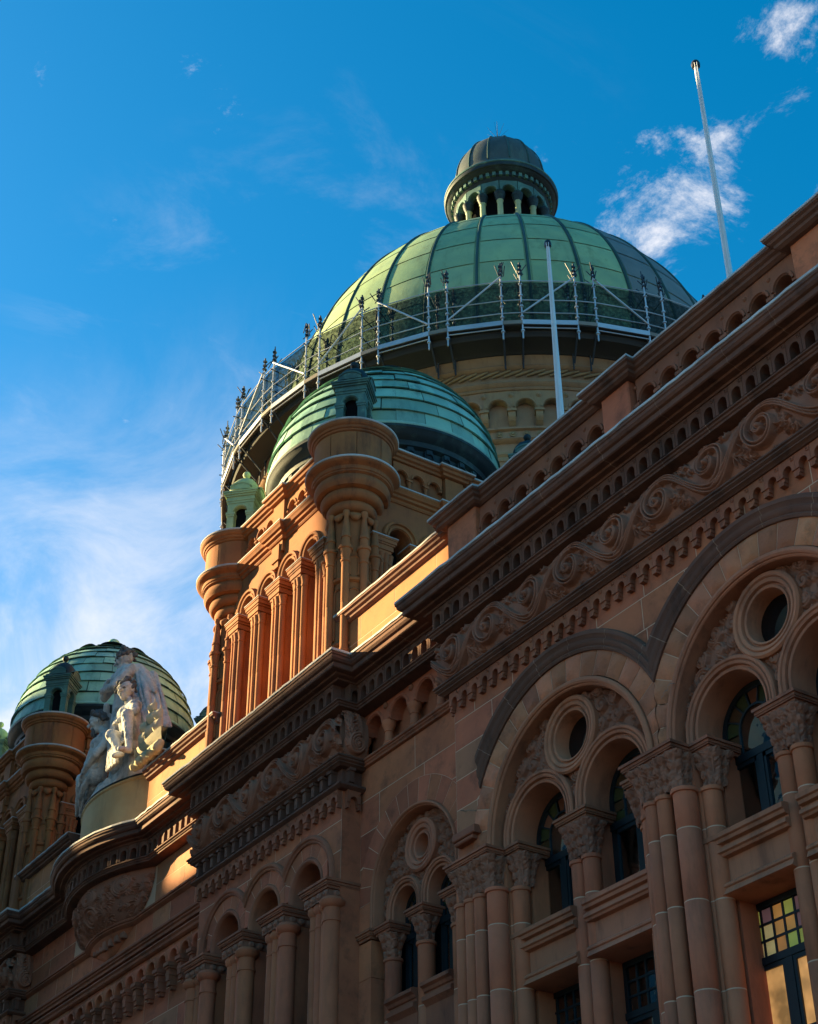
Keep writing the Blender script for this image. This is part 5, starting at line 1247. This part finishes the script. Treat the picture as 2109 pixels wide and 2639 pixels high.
# ------------------------------------------------------------------ scaffolding round the dome
SC = root('scaffolding', 'ring of steel tube scaffolding with dark netting around the great dome', 'scaffolding', (DX, DY, 37.0+CAMZ))
NBY = 29; w = 2*PI/NBY; hn = math.radians(1.62); RO_, RI_ = 12.29, 11.25; ZP = 37.47
sd = MB(); sd.tube((0, 0, 36.75), (0, 0, 39.95), .031, 8)
for z in (37.1, 37.75, 38.25, 38.75, 39.3): sd.lathe([(.03, z-.04), (.07, z-.03), (.07, z+.03), (.03, z+.04)], n=8)
sdm = sd.mesh('standard', 'steel_tube', 40)
def chord(a0, a1, R_, z, r): b = MB(); b.tube((R_*math.cos(a0), R_*math.sin(a0), z), (R_*math.cos(a1), R_*math.sin(a1), z), r, 6); return b
led = MB(); led.tube((RO_*math.cos(-w/2+hn), RO_*math.sin(-w/2+hn), 0), (RO_*math.cos(w/2-hn), RO_*math.sin(w/2-hn), 0), .022, 6); ledm = led.mesh('ledger', 'steel_tube')
le2 = MB(); le2.tube((RO_*math.cos(-hn), RO_*math.sin(-hn), 0), (RO_*math.cos(hn), RO_*math.sin(hn), 0), .022, 6); le2m = le2.mesh('ledger', 'steel_tube')
dg = MB(); dg.tube((RO_*math.cos(-w/2+hn)+.05, RO_*math.sin(-w/2+hn), 39.65), ((RO_+.05)*math.cos(w/2-hn), RO_*math.sin(w/2-hn), 37.9), .034, 8); dgm = dg.mesh('brace', 'steel_tube')
dg2 = MB(); dg2.tube((RO_*math.cos(w/2-hn)+.05, RO_*math.sin(w/2-hn), 39.65), ((RO_+.05)*math.cos(-w/2+hn), RO_*math.sin(-w/2+hn), 37.9), .034, 8); dg2m = dg2.mesh('brace', 'steel_tube')
def pan(R_, a0, a1, z0, z1, th):
    b = MB(); p, q = Vector((R_*math.cos(a0), R_*math.sin(a0))), Vector((R_*math.cos(a1), R_*math.sin(a1))); n_ = Vector((math.cos((a0+a1)/2), math.sin((a0+a1)/2)))*th
    b.add([(p.x, p.y, z0), (q.x, q.y, z0), (q.x, q.y, z1), (p.x, p.y, z1), (p.x-n_.x, p.y-n_.y, z0), (q.x-n_.x, q.y-n_.y, z0), (q.x-n_.x, q.y-n_.y, z1), (p.x-n_.x, p.y-n_.y, z1)], [(0, 1, 2, 3), (4, 7, 6, 5), (0, 4, 5, 1), (3, 2, 6, 7), (0, 3, 7, 4), (1, 5, 6, 2)]); return b
netm = pan(RO_-.06, -w/2+hn, w/2-hn, ZP+.05, 39.47, .004).mesh('netting', 'netting'); netn = pan(RO_-.06, -hn, hn, ZP+.05, 39.47, .004).mesh('netting', 'netting')
toem = pan(RO_+.05, -w/2+hn, w/2-hn, ZP-.08, ZP+.12, .03).mesh('toe_board', 'steel_tube'); toen = pan(RO_+.05, -hn, hn, ZP-.06, ZP+.10, .03).mesh('toe_board', 'plank')
pk = MB()
for j in range(5):
    ra, rb_ = 11.15+.235*j, 11.15+.235*(j+1)-.012
    for (a0, a1) in ((-w/2+hn, w/2-hn), (-w/2-hn, -w/2+hn)):
        V = [(R_*math.cos(a), R_*math.sin(a), z) for z in (ZP-.10, ZP-.055) for a in (a0+.001, a1-.001) for R_ in (ra, rb_)]
        pk.add(V, [(0, 1, 3, 2), (4, 6, 7, 5), (0, 4, 5, 1), (2, 3, 7, 6), (0, 2, 6, 4), (1, 5, 7, 3)])
pkm = pk.mesh('deck', 'plank_dark')
bk = MB(); bk.tube((RO_, 0, ZP-.12), (11.0, 0, ZP-.12), .035, 6); bk.tube((RO_-.1, 0, ZP-.15), (11.35, 0, 36.45), .035, 6); bk.tube((11.2, 0, 36.3), (11.2, 0, 39.6), .035, 6); bkm = bk.mesh('bracket_frame', 'dark_steel')
tr_ = MB(); tr_.tube((11.1, 0, 38.3), (12.45, 0, 38.3), .022, 6); tr_.tube((11.1, 0, 39.3), (12.45, 0, 39.3), .022, 6); trm = tr_.mesh('transom', 'dark_steel')
srng = random.Random(9)
def topbits(seed):
    b = MB(); r_ = random.Random(seed)
    for k in range(7):
        x, y = r_.uniform(-.25, .25), r_.uniform(-.3, .3); z = 39.55+r_.uniform(-.1, .5); tx, ty = r_.uniform(-.2, .2), r_.uniform(-.2, .2)
        b.tube((x*.5, y*.5, z), (x*.5+tx, y*.5+ty, z+r_.uniform(.1, .55)), .020, 6)
    b.tube((0, 0, 39.9), (0, 0, 40.35), .034, 6)
    for z in (39.75, 39.95, 40.15): b.box(-.06, .06, -.06, .06, z, z+.08)
    return b.mesh('clamps', 'dark_steel')
TB = [topbits(s) for s in range(5)]
for k in range(NBY):
    ac = math.radians(-37.8)+w*k                 # centre of the narrow gap; the wide bay follows half a step on
    for s in (-1, 1):
        a = ac+s*hn; p = (DX+RO_*math.cos(a), DY+RO_*math.sin(a), 0)
        ST = obj('standard', sdm, None, SC, p); obj('clamps', TB[srng.randrange(5)], None, ST, p, srng.uniform(0, 6.28)); pi_ = (DX+11.2*math.cos(a), DY+11.2*math.sin(a), 0); obj('standard', sdm, None, SC, pi_); obj('clamps', TB[srng.randrange(5)], None, SC, pi_, srng.uniform(0, 6.28)); obj('transom', trm, None, SC, dl, a); obj('bracket_frame', bkm, None, SC, dl, a)
    aw = ac+w/2
    for z in (37.95, 38.55, 39.47): obj('ledger', ledm, None, SC, (DX, DY, z), aw); obj('ledger', le2m, None, SC, (DX, DY, z), ac)
    obj('ledger', ledm, None, SC, (DX, DY, 37.25), aw)
    obj('brace', dgm if k % 2 else dg2m, None, SC, dl, aw)
    obj('netting', netm, None, SC, dl, aw); obj('netting', netn, None, SC, dl, ac); obj('toe_board', toem, None, SC, dl, aw); obj('toe_board', toen, None, SC, dl, ac); obj('deck', pkm, None, SC, dl, aw)

# ------------------------------------------------------------------ flagpoles on the roof
for (x, y, zt, r0, r1, lab) in ((-17.30, 20.0, 30.66, .085, .050, 'tall white flagpole at the right standing out against the cloud'), (-23.20, 20.0, 29.52, .115, .045, 'white flagpole in front of the great dome behind the parapet')):
    F = root('flagpole', lab, 'flagpole', (x, y, 18.9+CAMZ), 'flagpoles on the roof')
    b = MB(); b.lathe([(r0*1.9, 18.9), (r0*1.9, 19.1), (r0*1.2, 19.2), (r0, 19.25), (r0*.96, 21), (r1, zt-.10)], n=16); P_ = obj('pole', b, 'white_pole', F, (x, y, 0), smooth=40)
    b = MB(); b.lathe([(r1*1.2, zt-.12), (r1*2.0, zt-.09), (r1*2.2, zt), (r1*1.8, zt+.08), (r1*.6, zt+.13), (0, zt+.14)], n=14); obj('truck', b, 'pole_cap', F, (x, y, 0), smooth=40)
    b = MB(); b.tube((.06, -.10, zt-.05), (.07, -.16, 20.2), .010, 5); b.tube((.10, -.06, zt-.05), (.12, -.12, 20.2), .010, 5); obj('halyard', b, 'white_pole', F, (x, y, 0))
# dark ball on a far parapet pier at the right edge of the view

# ------------------------------------------------------------------ statue group on the bow
def capsules(parts, voxel=.035, smooth=6):
    b = MB()
    for q in parts:
        if len(q) == 2: q = (q[0], q[0], q[1], q[1])
        p0, p1, r0, r1 = Vector(q[0]), Vector(q[1]), q[2], q[3]
        d = p1-p0; L = max(d.length, 1e-4); d = d/L if d.length > 1e-5 else Vector((0, 0, 1)); a = d.orthogonal().normalized(); c = d.cross(a)
        rows = []
        for i in range(6): t = -PI/2+PI/2*i/5+.001; rows.append((p0+d*(r0*math.sin(t)), max(.002, r0*math.cos(t))))
        for i in range(6): t = PI/2*i/5-.001; rows.append((p1+d*(r1*math.sin(t)), max(.002, r1*math.cos(t))))
        sc = q[4] if len(q) > 4 else 1
        b.grid([[tuple(o+r*(math.cos(u)*a+math.sin(u)*c)) for u in (2*PI*j/12 for j in range(12))] for o, r in rows], True)
        n = len(b.v); b.f.append(tuple(range(n-12, n))); b.f.append(tuple(range(n-144, n-132)))
    me = b.mesh('tmp'); o = bpy.data.objects.new('tmp', me); COL.objects.link(o)
    r = o.modifiers.new('r', 'REMESH'); r.mode = 'VOXEL'; r.voxel_size = voxel
    s = o.modifiers.new('s', 'SMOOTH'); s.iterations = smooth; s.factor = .5
    dg = bpy.context.evaluated_depsgraph_get(); me2 = bpy.data.meshes.new_from_object(o.evaluated_get(dg))
    bpy.data.objects.remove(o); bpy.data.meshes.remove(me)
    n = len(me2.vertices); co = np.empty(n*3); no = np.empty(n*3); me2.vertices.foreach_get('co', co); me2.vertices.foreach_get('normal', no); co = co.reshape(-1, 3); no = no.reshape(-1, 3)
    d = np.array([mnoise.noise(Vector(c)*7)*.016+mnoise.noise(Vector(c)*17)*.009 for c in co]); co += no*d[:, None]; me2.vertices.foreach_set('co', co.ravel()); me2.update()
    me2.polygons.foreach_set('use_smooth', [True]*len(me2.polygons)); return me2
HAIR, EYE_SHADE = {}, {}
def head(p, f, s=.30, seed=1, curls=26, beard=False):
    # p centre of the skull, f facing direction; brow, nose, lips, chin, ears; curls and eye shadows kept apart
    p = Vector(p); f = Vector(f).normalized(); upv = Vector((0, 0, 1)); r = f.cross(upv).normalized(); upv = r.cross(f)
    q = lambda a, b_, c: p+f*a*s+r*b_*s+upv*c*s
    L = [(q(-.10, 0, .24), q(.08, 0, .18), .72*s, .70*s), (q(.14, 0, -.2), q(.22, 0, -.58), .56*s, .38*s), (q(.46, 0, -.82), q(.36, 0, -.76), .19*s, .24*s),
         (q(.70, 0, .12), q(.92, 0, -.22), .075*s, .15*s), (q(.68, -.12, -.46), q(.68, .12, -.46), .085*s, .085*s), (q(.62, -.12, -.60), q(.62, .12, -.60), .09*s, .09*s),
         (q(.58, -.46, .20), q(.74, -.08, .18), .10*s, .10*s), (q(.58, .46, .20), q(.74, .08, .18), .10*s, .10*s), (q(.46, -.36, -.2), q(.42, -.34, -.3), .2*s, .18*s), (q(.46, .36, -.2), q(.42, .34, -.3), .2*s, .18*s),
         (q(-.05, -.70, -.02), q(-.05, -.70, -.22), .12*s, .09*s), (q(-.05, .70, -.02), q(-.05, .70, -.22), .12*s, .09*s)]
    rng = random.Random(seed); H = []
    for k in range(curls):
        a = rng.uniform(0, 6.28); e = rng.uniform(-.25, 1.4); d = Vector((math.cos(a)*math.cos(e)-.25, math.sin(a)*math.cos(e), math.sin(e)))
        d.normalize()
        if d.x > .55 and d.z < .45: continue
        c = q(-.08+d.x*.70, d.y*.74, .26+d.z*.70); w = rng.uniform(.15, .24)*s
        t = Vector((rng.uniform(-1, 1), rng.uniform(-1, 1), rng.uniform(-1, 1)))*.22*s; H.append((c-t, c+t, w, w*.8))
    if beard:
        for k in range(9): c = q(.30+.3*rng.random(), rng.uniform(-.4, .4), -.75-.35*rng.random()); H.append((c, c-upv*.25*s, .16*s, .10*s))
    HAIR[seed] = H
    EYE_SHADE[seed] = [(q(.66, sg*.30, .02), q(.68, sg*.20, .02), .105*s, .10*s) for sg in (-1, 1)]  # dark lumps stand in for shade in the eye sockets
    return L
def hand(p, d, s=.09, seed=0):
    p = Vector(p); d = Vector(d).normalized(); r = d.orthogonal().normalized(); n_ = d.cross(r); L = [(p, p+d*s*1.0, s*.62, s*.7)]
    for k in range(4):
        a = p+d*s*1.0+r*s*(k-1.5)*.42; l = s*(1.0, 1.15, 1.1, .85)[k]; m_ = a+d*l*.6; L += [(a, m_, s*.22, s*.2), (m_, m_+d*l*.35-n_*l*.35, s*.2, s*.16)]
    a = p+r*s*.55+d*s*.3; L += [(a, a+r*s*.5+d*s*.5, s*.25, s*.2)]
    return L
SG = root('statue_group', 'pale grey stone statue group of three figures and a ship on the bow pedestal', 'statue', (XB, 17.9, 20.8+CAMZ))
Y0 = 17.62
# standing draped figure, looking to the left
st = head((-42.78, Y0-.05, 25.56), (-.80, -.58, -.08), .37, seed=2, curls=34)
st += [((-42.72, Y0, 25.25), (-42.55, Y0+.05, 25.05), .17, .20), ((-42.95, Y0-.15, 24.90), (-42.05, Y0+.12, 24.86), .24, .27), ((-42.48, Y0, 24.75), (-42.40, Y0+.05, 23.9), .46, .42), ((-42.40, Y0+.05, 23.8), (-42.35, Y0+.1, 22.9), .46, .55), ((-42.35, Y0+.1, 22.9), (-42.3, Y0+.15, 21.9), .55, .62),
       ((-42.02, Y0-.1, 24.86), (-42.28, Y0-.5, 24.25), .20, .16), ((-42.28, Y0-.5, 24.25), (-43.05, Y0-.55, 24.42), .16, .11),
       ((-42.95, Y0-.2, 24.86), (-43.28, Y0-.4, 24.32), .18, .15), ((-43.28, Y0-.4, 24.32), (-42.75, Y0-.58, 24.52), .14, .10)]
st += hand((-43.08, Y0-.55, 24.43), (-1, 0, .15), .10)+hand((-42.72, Y0-.58, 24.54), (.8, -.1, .3), .10)
rng = random.Random(21)
for k in range(15):                                            # folds of the mantle, falling and breaking at the knee
    t = k/14; x0, x1 = -42.95+1.15*t, -43.15+2.45*t; ym = .05-.36*math.sin(PI*t)+.1
    a_ = Vector((x0, Y0+ym, 24.72-.2*t+rng.uniform(-.2, .1))); c_ = Vector((x1, Y0+ym+.06, 21.9+.5*t+rng.uniform(-.1, .2))); b_ = a_.lerp(c_, rng.uniform(.4, .6))+Vector((rng.uniform(-.14, .14), -.07, 0)); w_ = rng.uniform(.045, .10)
    st += [(a_, b_, w_*.7, w_), (b_, c_, w_, w_*1.15)]
for k in range(7):
    t = k/6; a_ = Vector((-41.98+.22*t, Y0+.05+.10*k, 24.88-.1*t)); c_ = Vector((-40.95+.40*t, Y0+.15+.10*k, 22.7-.25*t)); b_ = a_.lerp(c_, .5)+Vector((.16*math.sin(k*2.1), -.05, .1)); w_ = .06+.04*(k % 2)
    st += [(a_, b_, w_, w_*1.2), (b_, c_, w_*1.2, w_)]
st += [((-41.95, Y0+.2, 24.85), (-41.35, Y0+.3, 24.1), .20, .15), ((-41.35, Y0+.3, 24.1), (-41.05, Y0+.35, 23.75), .14, .05)]
st += [((-43.2, Y0-.25, 23.6), (-43.35, Y0-.2, 22.8), .18, .20), ((-43.3, Y0-.25, 23.5), (-43.0, Y0-.4, 23.9), .12, .1)]
def figure(name, parts, key, vox, sm):
    o = obj(name, capsules(parts, vox, sm), None, SG); o.data.materials.append(MATS['statue_stone'])
    h = obj('hair', capsules(HAIR[key], .02, 1), None, o); h.data.materials.append(MATS['hair_and_eye_shade'])
    e = obj('eye_shade', capsules(EYE_SHADE[key], .014, 0), None, o); e.data.materials.append(MATS['hair_and_eye_shade'])
figure('standing_figure', st, 2, .020, 1)
def shift(parts, dx, key):
    v = Vector((dx, 0, 0)); mv = lambda L: [(Vector(q[0])+v, Vector(q[1])+v, *q[2:]) for q in L]
    HAIR[key] = mv(HAIR[key]); EYE_SHADE[key] = mv(EYE_SHADE[key]); return mv(parts)
# seated figure in front, facing the street
Y1 = 17.28
se = head((-41.62, Y1-.12, 23.70), (.50, -.86, -.10), .36, seed=4, curls=32)
se += [((-41.60, Y1+.02, 23.38), (-41.58, Y1+.05, 23.18), .15, .18), ((-42.02, Y1+.02, 23.02), (-41.12, Y1+.02, 22.98), .22, .23), ((-41.56, Y1+.05, 22.85), (-41.50, Y1+.12, 22.2), .38, .32), ((-41.5, Y1+.12, 22.2), (-41.35, Y1+.15, 21.9), .34, .36),
       ((-41.22, Y1+.05, 21.98), (-40.60, Y1-.42, 22.32), .27, .20), ((-40.58, Y1-.42, 22.34), (-40.42, Y1-.36, 21.40), .18, .11), ((-40.42, Y1-.36, 21.42), (-40.36, Y1-.36, 21.12), .12, .10), ((-40.36, Y1-.36, 21.10), (-40.28, Y1-.68, 21.02), .11, .08),
       ((-41.60, Y1+.05, 21.95), (-41.42, Y1-.50, 21.98), .27, .20), ((-41.42, Y1-.50, 22.0), (-40.98, Y1-.34, 21.22), .18, .11), ((-40.98, Y1-.34, 21.22), (-40.86, Y1-.60, 21.05), .11, .08),
       ((-41.08, Y1, 23.0), (-40.78, Y1-.12, 22.62), .17, .14), ((-40.78, Y1-.12, 22.62), (-41.10, Y1-.46, 22.35), .13, .09), ((-42.05, Y1, 23.02), (-42.22, Y1-.2, 22.4), .17, .14), ((-42.22, Y1-.2, 22.4), (-41.72, Y1-.48, 22.15), .13, .09)]
se += hand((-41.14, Y1-.48, 22.33), (-.7, -.4, -.3), .10)+hand((-41.68, Y1-.5, 22.15), (.8, -.3, -.1), .10)
for k in range(8): t = k/7; se += [((-41.85+.8*t, Y1-.05-.1*math.sin(PI*t), 22.0), (-41.75+.5*t, Y1-.40, 21.6-.1*(k % 2)), .06, .05), ((-41.75+.5*t, Y1-.40, 21.6-.1*(k % 2)), (-41.85+.65*t, Y1-.34, 21.05), .05, .07)]
figure('seated_figure', shift(se, .22, 4), 4, .019, 1)
# reclining figure on the left, leg stretched along the curved edge
Y2 = 17.32
le = head((-43.62, Y2-.18, 23.42), (-.62, -.78, -.15), .36, seed=6, curls=30, beard=True)
le += [((-43.52, Y2-.05, 23.15), (-43.40, Y2, 22.98), .15, .18), ((-43.05, Y2+.1, 22.78), (-43.72, Y2-.12, 22.72), .22, .21), ((-43.38, Y2+.05, 22.7), (-43.72, Y2+.05, 22.05), .35, .30), ((-43.72, Y2+.05, 22.05), (-43.85, Y2+.05, 21.75), .32, .33),
       ((-43.02, Y2+.05, 22.76), (-43.28, Y2-.28, 22.15), .16, .13), ((-43.28, Y2-.28, 22.15), (-44.02, Y2-.32, 21.85), .12, .09), ((-43.74, Y2-.12, 22.7), (-44.05, Y2-.2, 22.1), .16, .13), ((-44.05, Y2-.2, 22.1), (-44.35, Y2-.25, 21.72), .12, .09),
       ((-43.95, Y2-.02, 21.72), (-44.62, Y2-.12, 21.86), .26, .19), ((-44.62, Y2-.12, 21.86), (-45.25, Y2+.12, 21.30), .18, .11), ((-45.25, Y2+.12, 21.30), (-45.62, Y2+.25, 21.12), .11, .07),
       ((-43.95, Y2+.2, 21.65), (-44.7, Y2+.2, 21.35), .24, .18), ((-44.7, Y2+.2, 21.35), (-45.3, Y2+.3, 21.0), .16, .10)]
le += hand((-44.05, Y2-.32, 21.84), (-.8, 0, -.35), .10)+hand((-44.38, Y2-.25, 21.7), (-.6, -.1, -.6), .10)
for k in range(9): t = k/8; le += [((-43.5-.25*t, Y2-.12, 21.9-.12*t), (-44.2-.35*t, Y2-.22+.1*t, 21.45-.25*t), .06, .07), ((-44.2-.35*t, Y2-.22+.1*t, 21.45-.25*t), (-44.7-.5*t, Y2+.05+.15*t, 21.05), .07, .05)]
figure('reclining_figure', shift(le, .30, 6), 6, .019, 1)
# rocky base
rk = []; rng = random.Random(12)
for k in range(60):
    t = rng.uniform(-1, 1); x = XB+2.45*t; y = 17.30+.75*t*t+rng.uniform(.12, .75); h_ = rng.uniform(.2, .55)*(1.2-abs(t)*.75)
    rk.append(((x, y, 20.85), (x+rng.uniform(-.15, .15), y+.1, 20.85+h_), .26, .20))
for k in range(14): rk.append(((-42.9+.12*k, 17.75, 20.9), (-42.8+.1*k, 17.8, 21.8), .3, .3))
obj('rocky_base', capsules(rk, .045, 2), None, SG).data.materials.append(MATS['statue_stone'])
# sailing ship at the right end
sx, sy = -39.62, 17.40
hl = MB(); rows = []
for i in range(13):                                            # hull, bow to the left, raised poop to the right
    t = i/12; x = sx-.95+1.75*t; hw = .27*math.sin(PI*min(1, .12+t*.8))**.7; top = 21.22+.30*max(0, t-.62)**.8*1.6+.16*max(0, .25-t)*3; keel = 20.86+.30*max(0, .2-t)*3
    rows.append([(x, sy+hw*math.cos(u)*(1 if abs(u-PI/2) > .01 else 1), (top if u in (0, PI) else keel+(top-keel)*(1-math.sin(u))**.8)) for u in (0, PI*.15, PI*.3, PI/2, PI*.7, PI*.85, PI)]+[(x, sy, top-.04)])
hl.grid(rows, True); SHP = obj('ship', hl, 'ship_stone', SG, smooth=60)
ms = MB(); ms.tube((sx-.05, sy, 21.1), (sx-.05, sy, 22.72), .045, 8, .02); ms.tube((sx+.42, sy, 21.2), (sx+.42, sy, 22.3), .04, 8, .02); ms.tube((sx-.48, sy, 21.1), (sx-.50, sy, 22.25), .04, 8, .02); ms.tube((sx-.85, sy, 21.3), (sx-1.3, sy-.05, 21.62), .035, 8, .015)
for q in range(6): ms.tube((sx-.05+.09*q-.2, sy-.2, 21.2), (sx-.05, sy, 22.4), .008, 4)
obj('masts', ms, 'ship_stone', SHP)
for mx_, zb, wd, hh in ((-.05, 21.40, .34, .44), (-.05, 21.88, .27, .36), (-.05, 22.28, .18, .26), (.42, 21.45, .25, .36), (.42, 21.84, .18, .28), (-.48, 21.38, .27, .38), (-.49, 21.80, .19, .30)):
    sa_ = MB(); P_ = [[(sx+mx_+wd*(1-.16*v)*u, sy-.05-.17*(1-u*u)*math.sin(PI*(.12+.8*v))-.02*math.cos(9*u), zb+hh*v-.05*(1-u*u)*(1-v)) for u in np.linspace(-1, 1, 9)] for v in np.linspace(0, 1, 7)]
    sa_.grid(P_); sa_.grid([[(x, y+.05, z) for x, y, z in r_] for r_ in P_]); sa_.grid([P_[0], [(x, y+.05, z) for x, y, z in P_[0]]]); sa_.grid([P_[-1], [(x, y+.05, z) for x, y, z in P_[-1]]])
    for e_ in (0, -1): sa_.grid([[r_[e_] for r_ in P_], [(r_[e_][0], r_[e_][1]+.05, r_[e_][2]) for r_ in P_]])
    obj('sail', sa_, 'ship_stone', SHP, smooth=50)
wv = [((sx-.9+.19*k, sy-.08+.05*(k % 2), 20.84), (sx-.8+.19*k, sy-.05, 20.93), .17, .13) for k in range(9)]
obj('waves', capsules(wv, .03, 1), None, SHP).data.materials.append(MATS['ship_stone'])

# ------------------------------------------------------------------ buildings on the other side of the street (behind the viewer): the shifted ones are shaped to cut the sunlight
KX = 25.3/SUN.y*SUN.x; KZ = -25.3/SUN.y*SUN.z      # shift from the facade (y=17.3) back along the light to y=-8
def offblock(name, label, cat, x0, x1, z1, m, z0=-1.6, d=5.0, y=-8.0, shift=True, storey=3.6):
    if shift: x0, x1, z1 = x0-KX, x1-KX, z1+KZ
    if shift and z0 > 0: z0 += KZ
    sk = d*SUN.x/SUN.y if shift else 0
    R_ = root(name, label, cat, ((x0+x1)/2, y-d/2, (0 if z0 < 0 else z0+CAMZ)))
    b = MB(); V = [(x0, y, z0), (x1, y, z0), (x1-sk, y-d, z0), (x0-sk, y-d, z0), (x0, y, z1), (x1, y, z1), (x1-sk, y-d, z1), (x0-sk, y-d, z1)]
    b.add(V, [(0, 1, 2, 3), (4, 5, 6, 7), (0, 1, 5, 4), (1, 2, 6, 5), (2, 3, 7, 6), (3, 0, 4, 7)]); WL = obj('wall', b, m, R_)
    nz = max(1, int((z1-z0)/storey)); n = max(1, min(14, int((x1-x0)/4.2))); g = MB(); g.box(-1.3, 1.3, -.05, .02, 0, 1.9); gm = g.mesh('window', 'tower_glass')
    for k in range(nz):
        for i in range(n):
            z = z0+storey*k+1.0
            if z+2 < z1: obj('window', gm, None, WL, (x0+(x1-x0)*(i+.5)/n, y+.04, z))
    return R_
offblock('office_tower', 'unseen tall buff block far down the opposite side of the street, shaped to cut the sunlight', 'building', -76, -41.0, 29, 'facade_a')
offblock('low_block', 'unseen low brown block across the street, roof height set to cut the sunlight', 'building', -40.99, -37.6, 17.5, 'facade_c')
offblock('low_block', 'unseen lower grey block beside the pale office tower, roof height set to cut the sunlight', 'building', -37.59, -25.9, 18.65, 'facade_b')
offblock('office_tower', 'unseen pale cream office tower across the street, shaped to cut the sunlight', 'building', -25.89, 12, 32, 'facade_d')
offblock('sun_blocker', 'unseen slab added high across the street to block the sun', 'light blocker', -31.7, -25.91, 33, 'facade_a', z0=23.1, d=.8)  # added slab, only there to keep sun off the upper right turret
offblock('shop_building', 'pale rendered shop building directly behind the viewer', 'building', -30, -6, 6, 'facade_a', shift=False, d=12, y=-14)
offblock('warehouse', 'brown brick warehouse behind the viewer to the right', 'building', -5.5, 40, 6.5, 'facade_c', shift=False, d=12, y=-14)
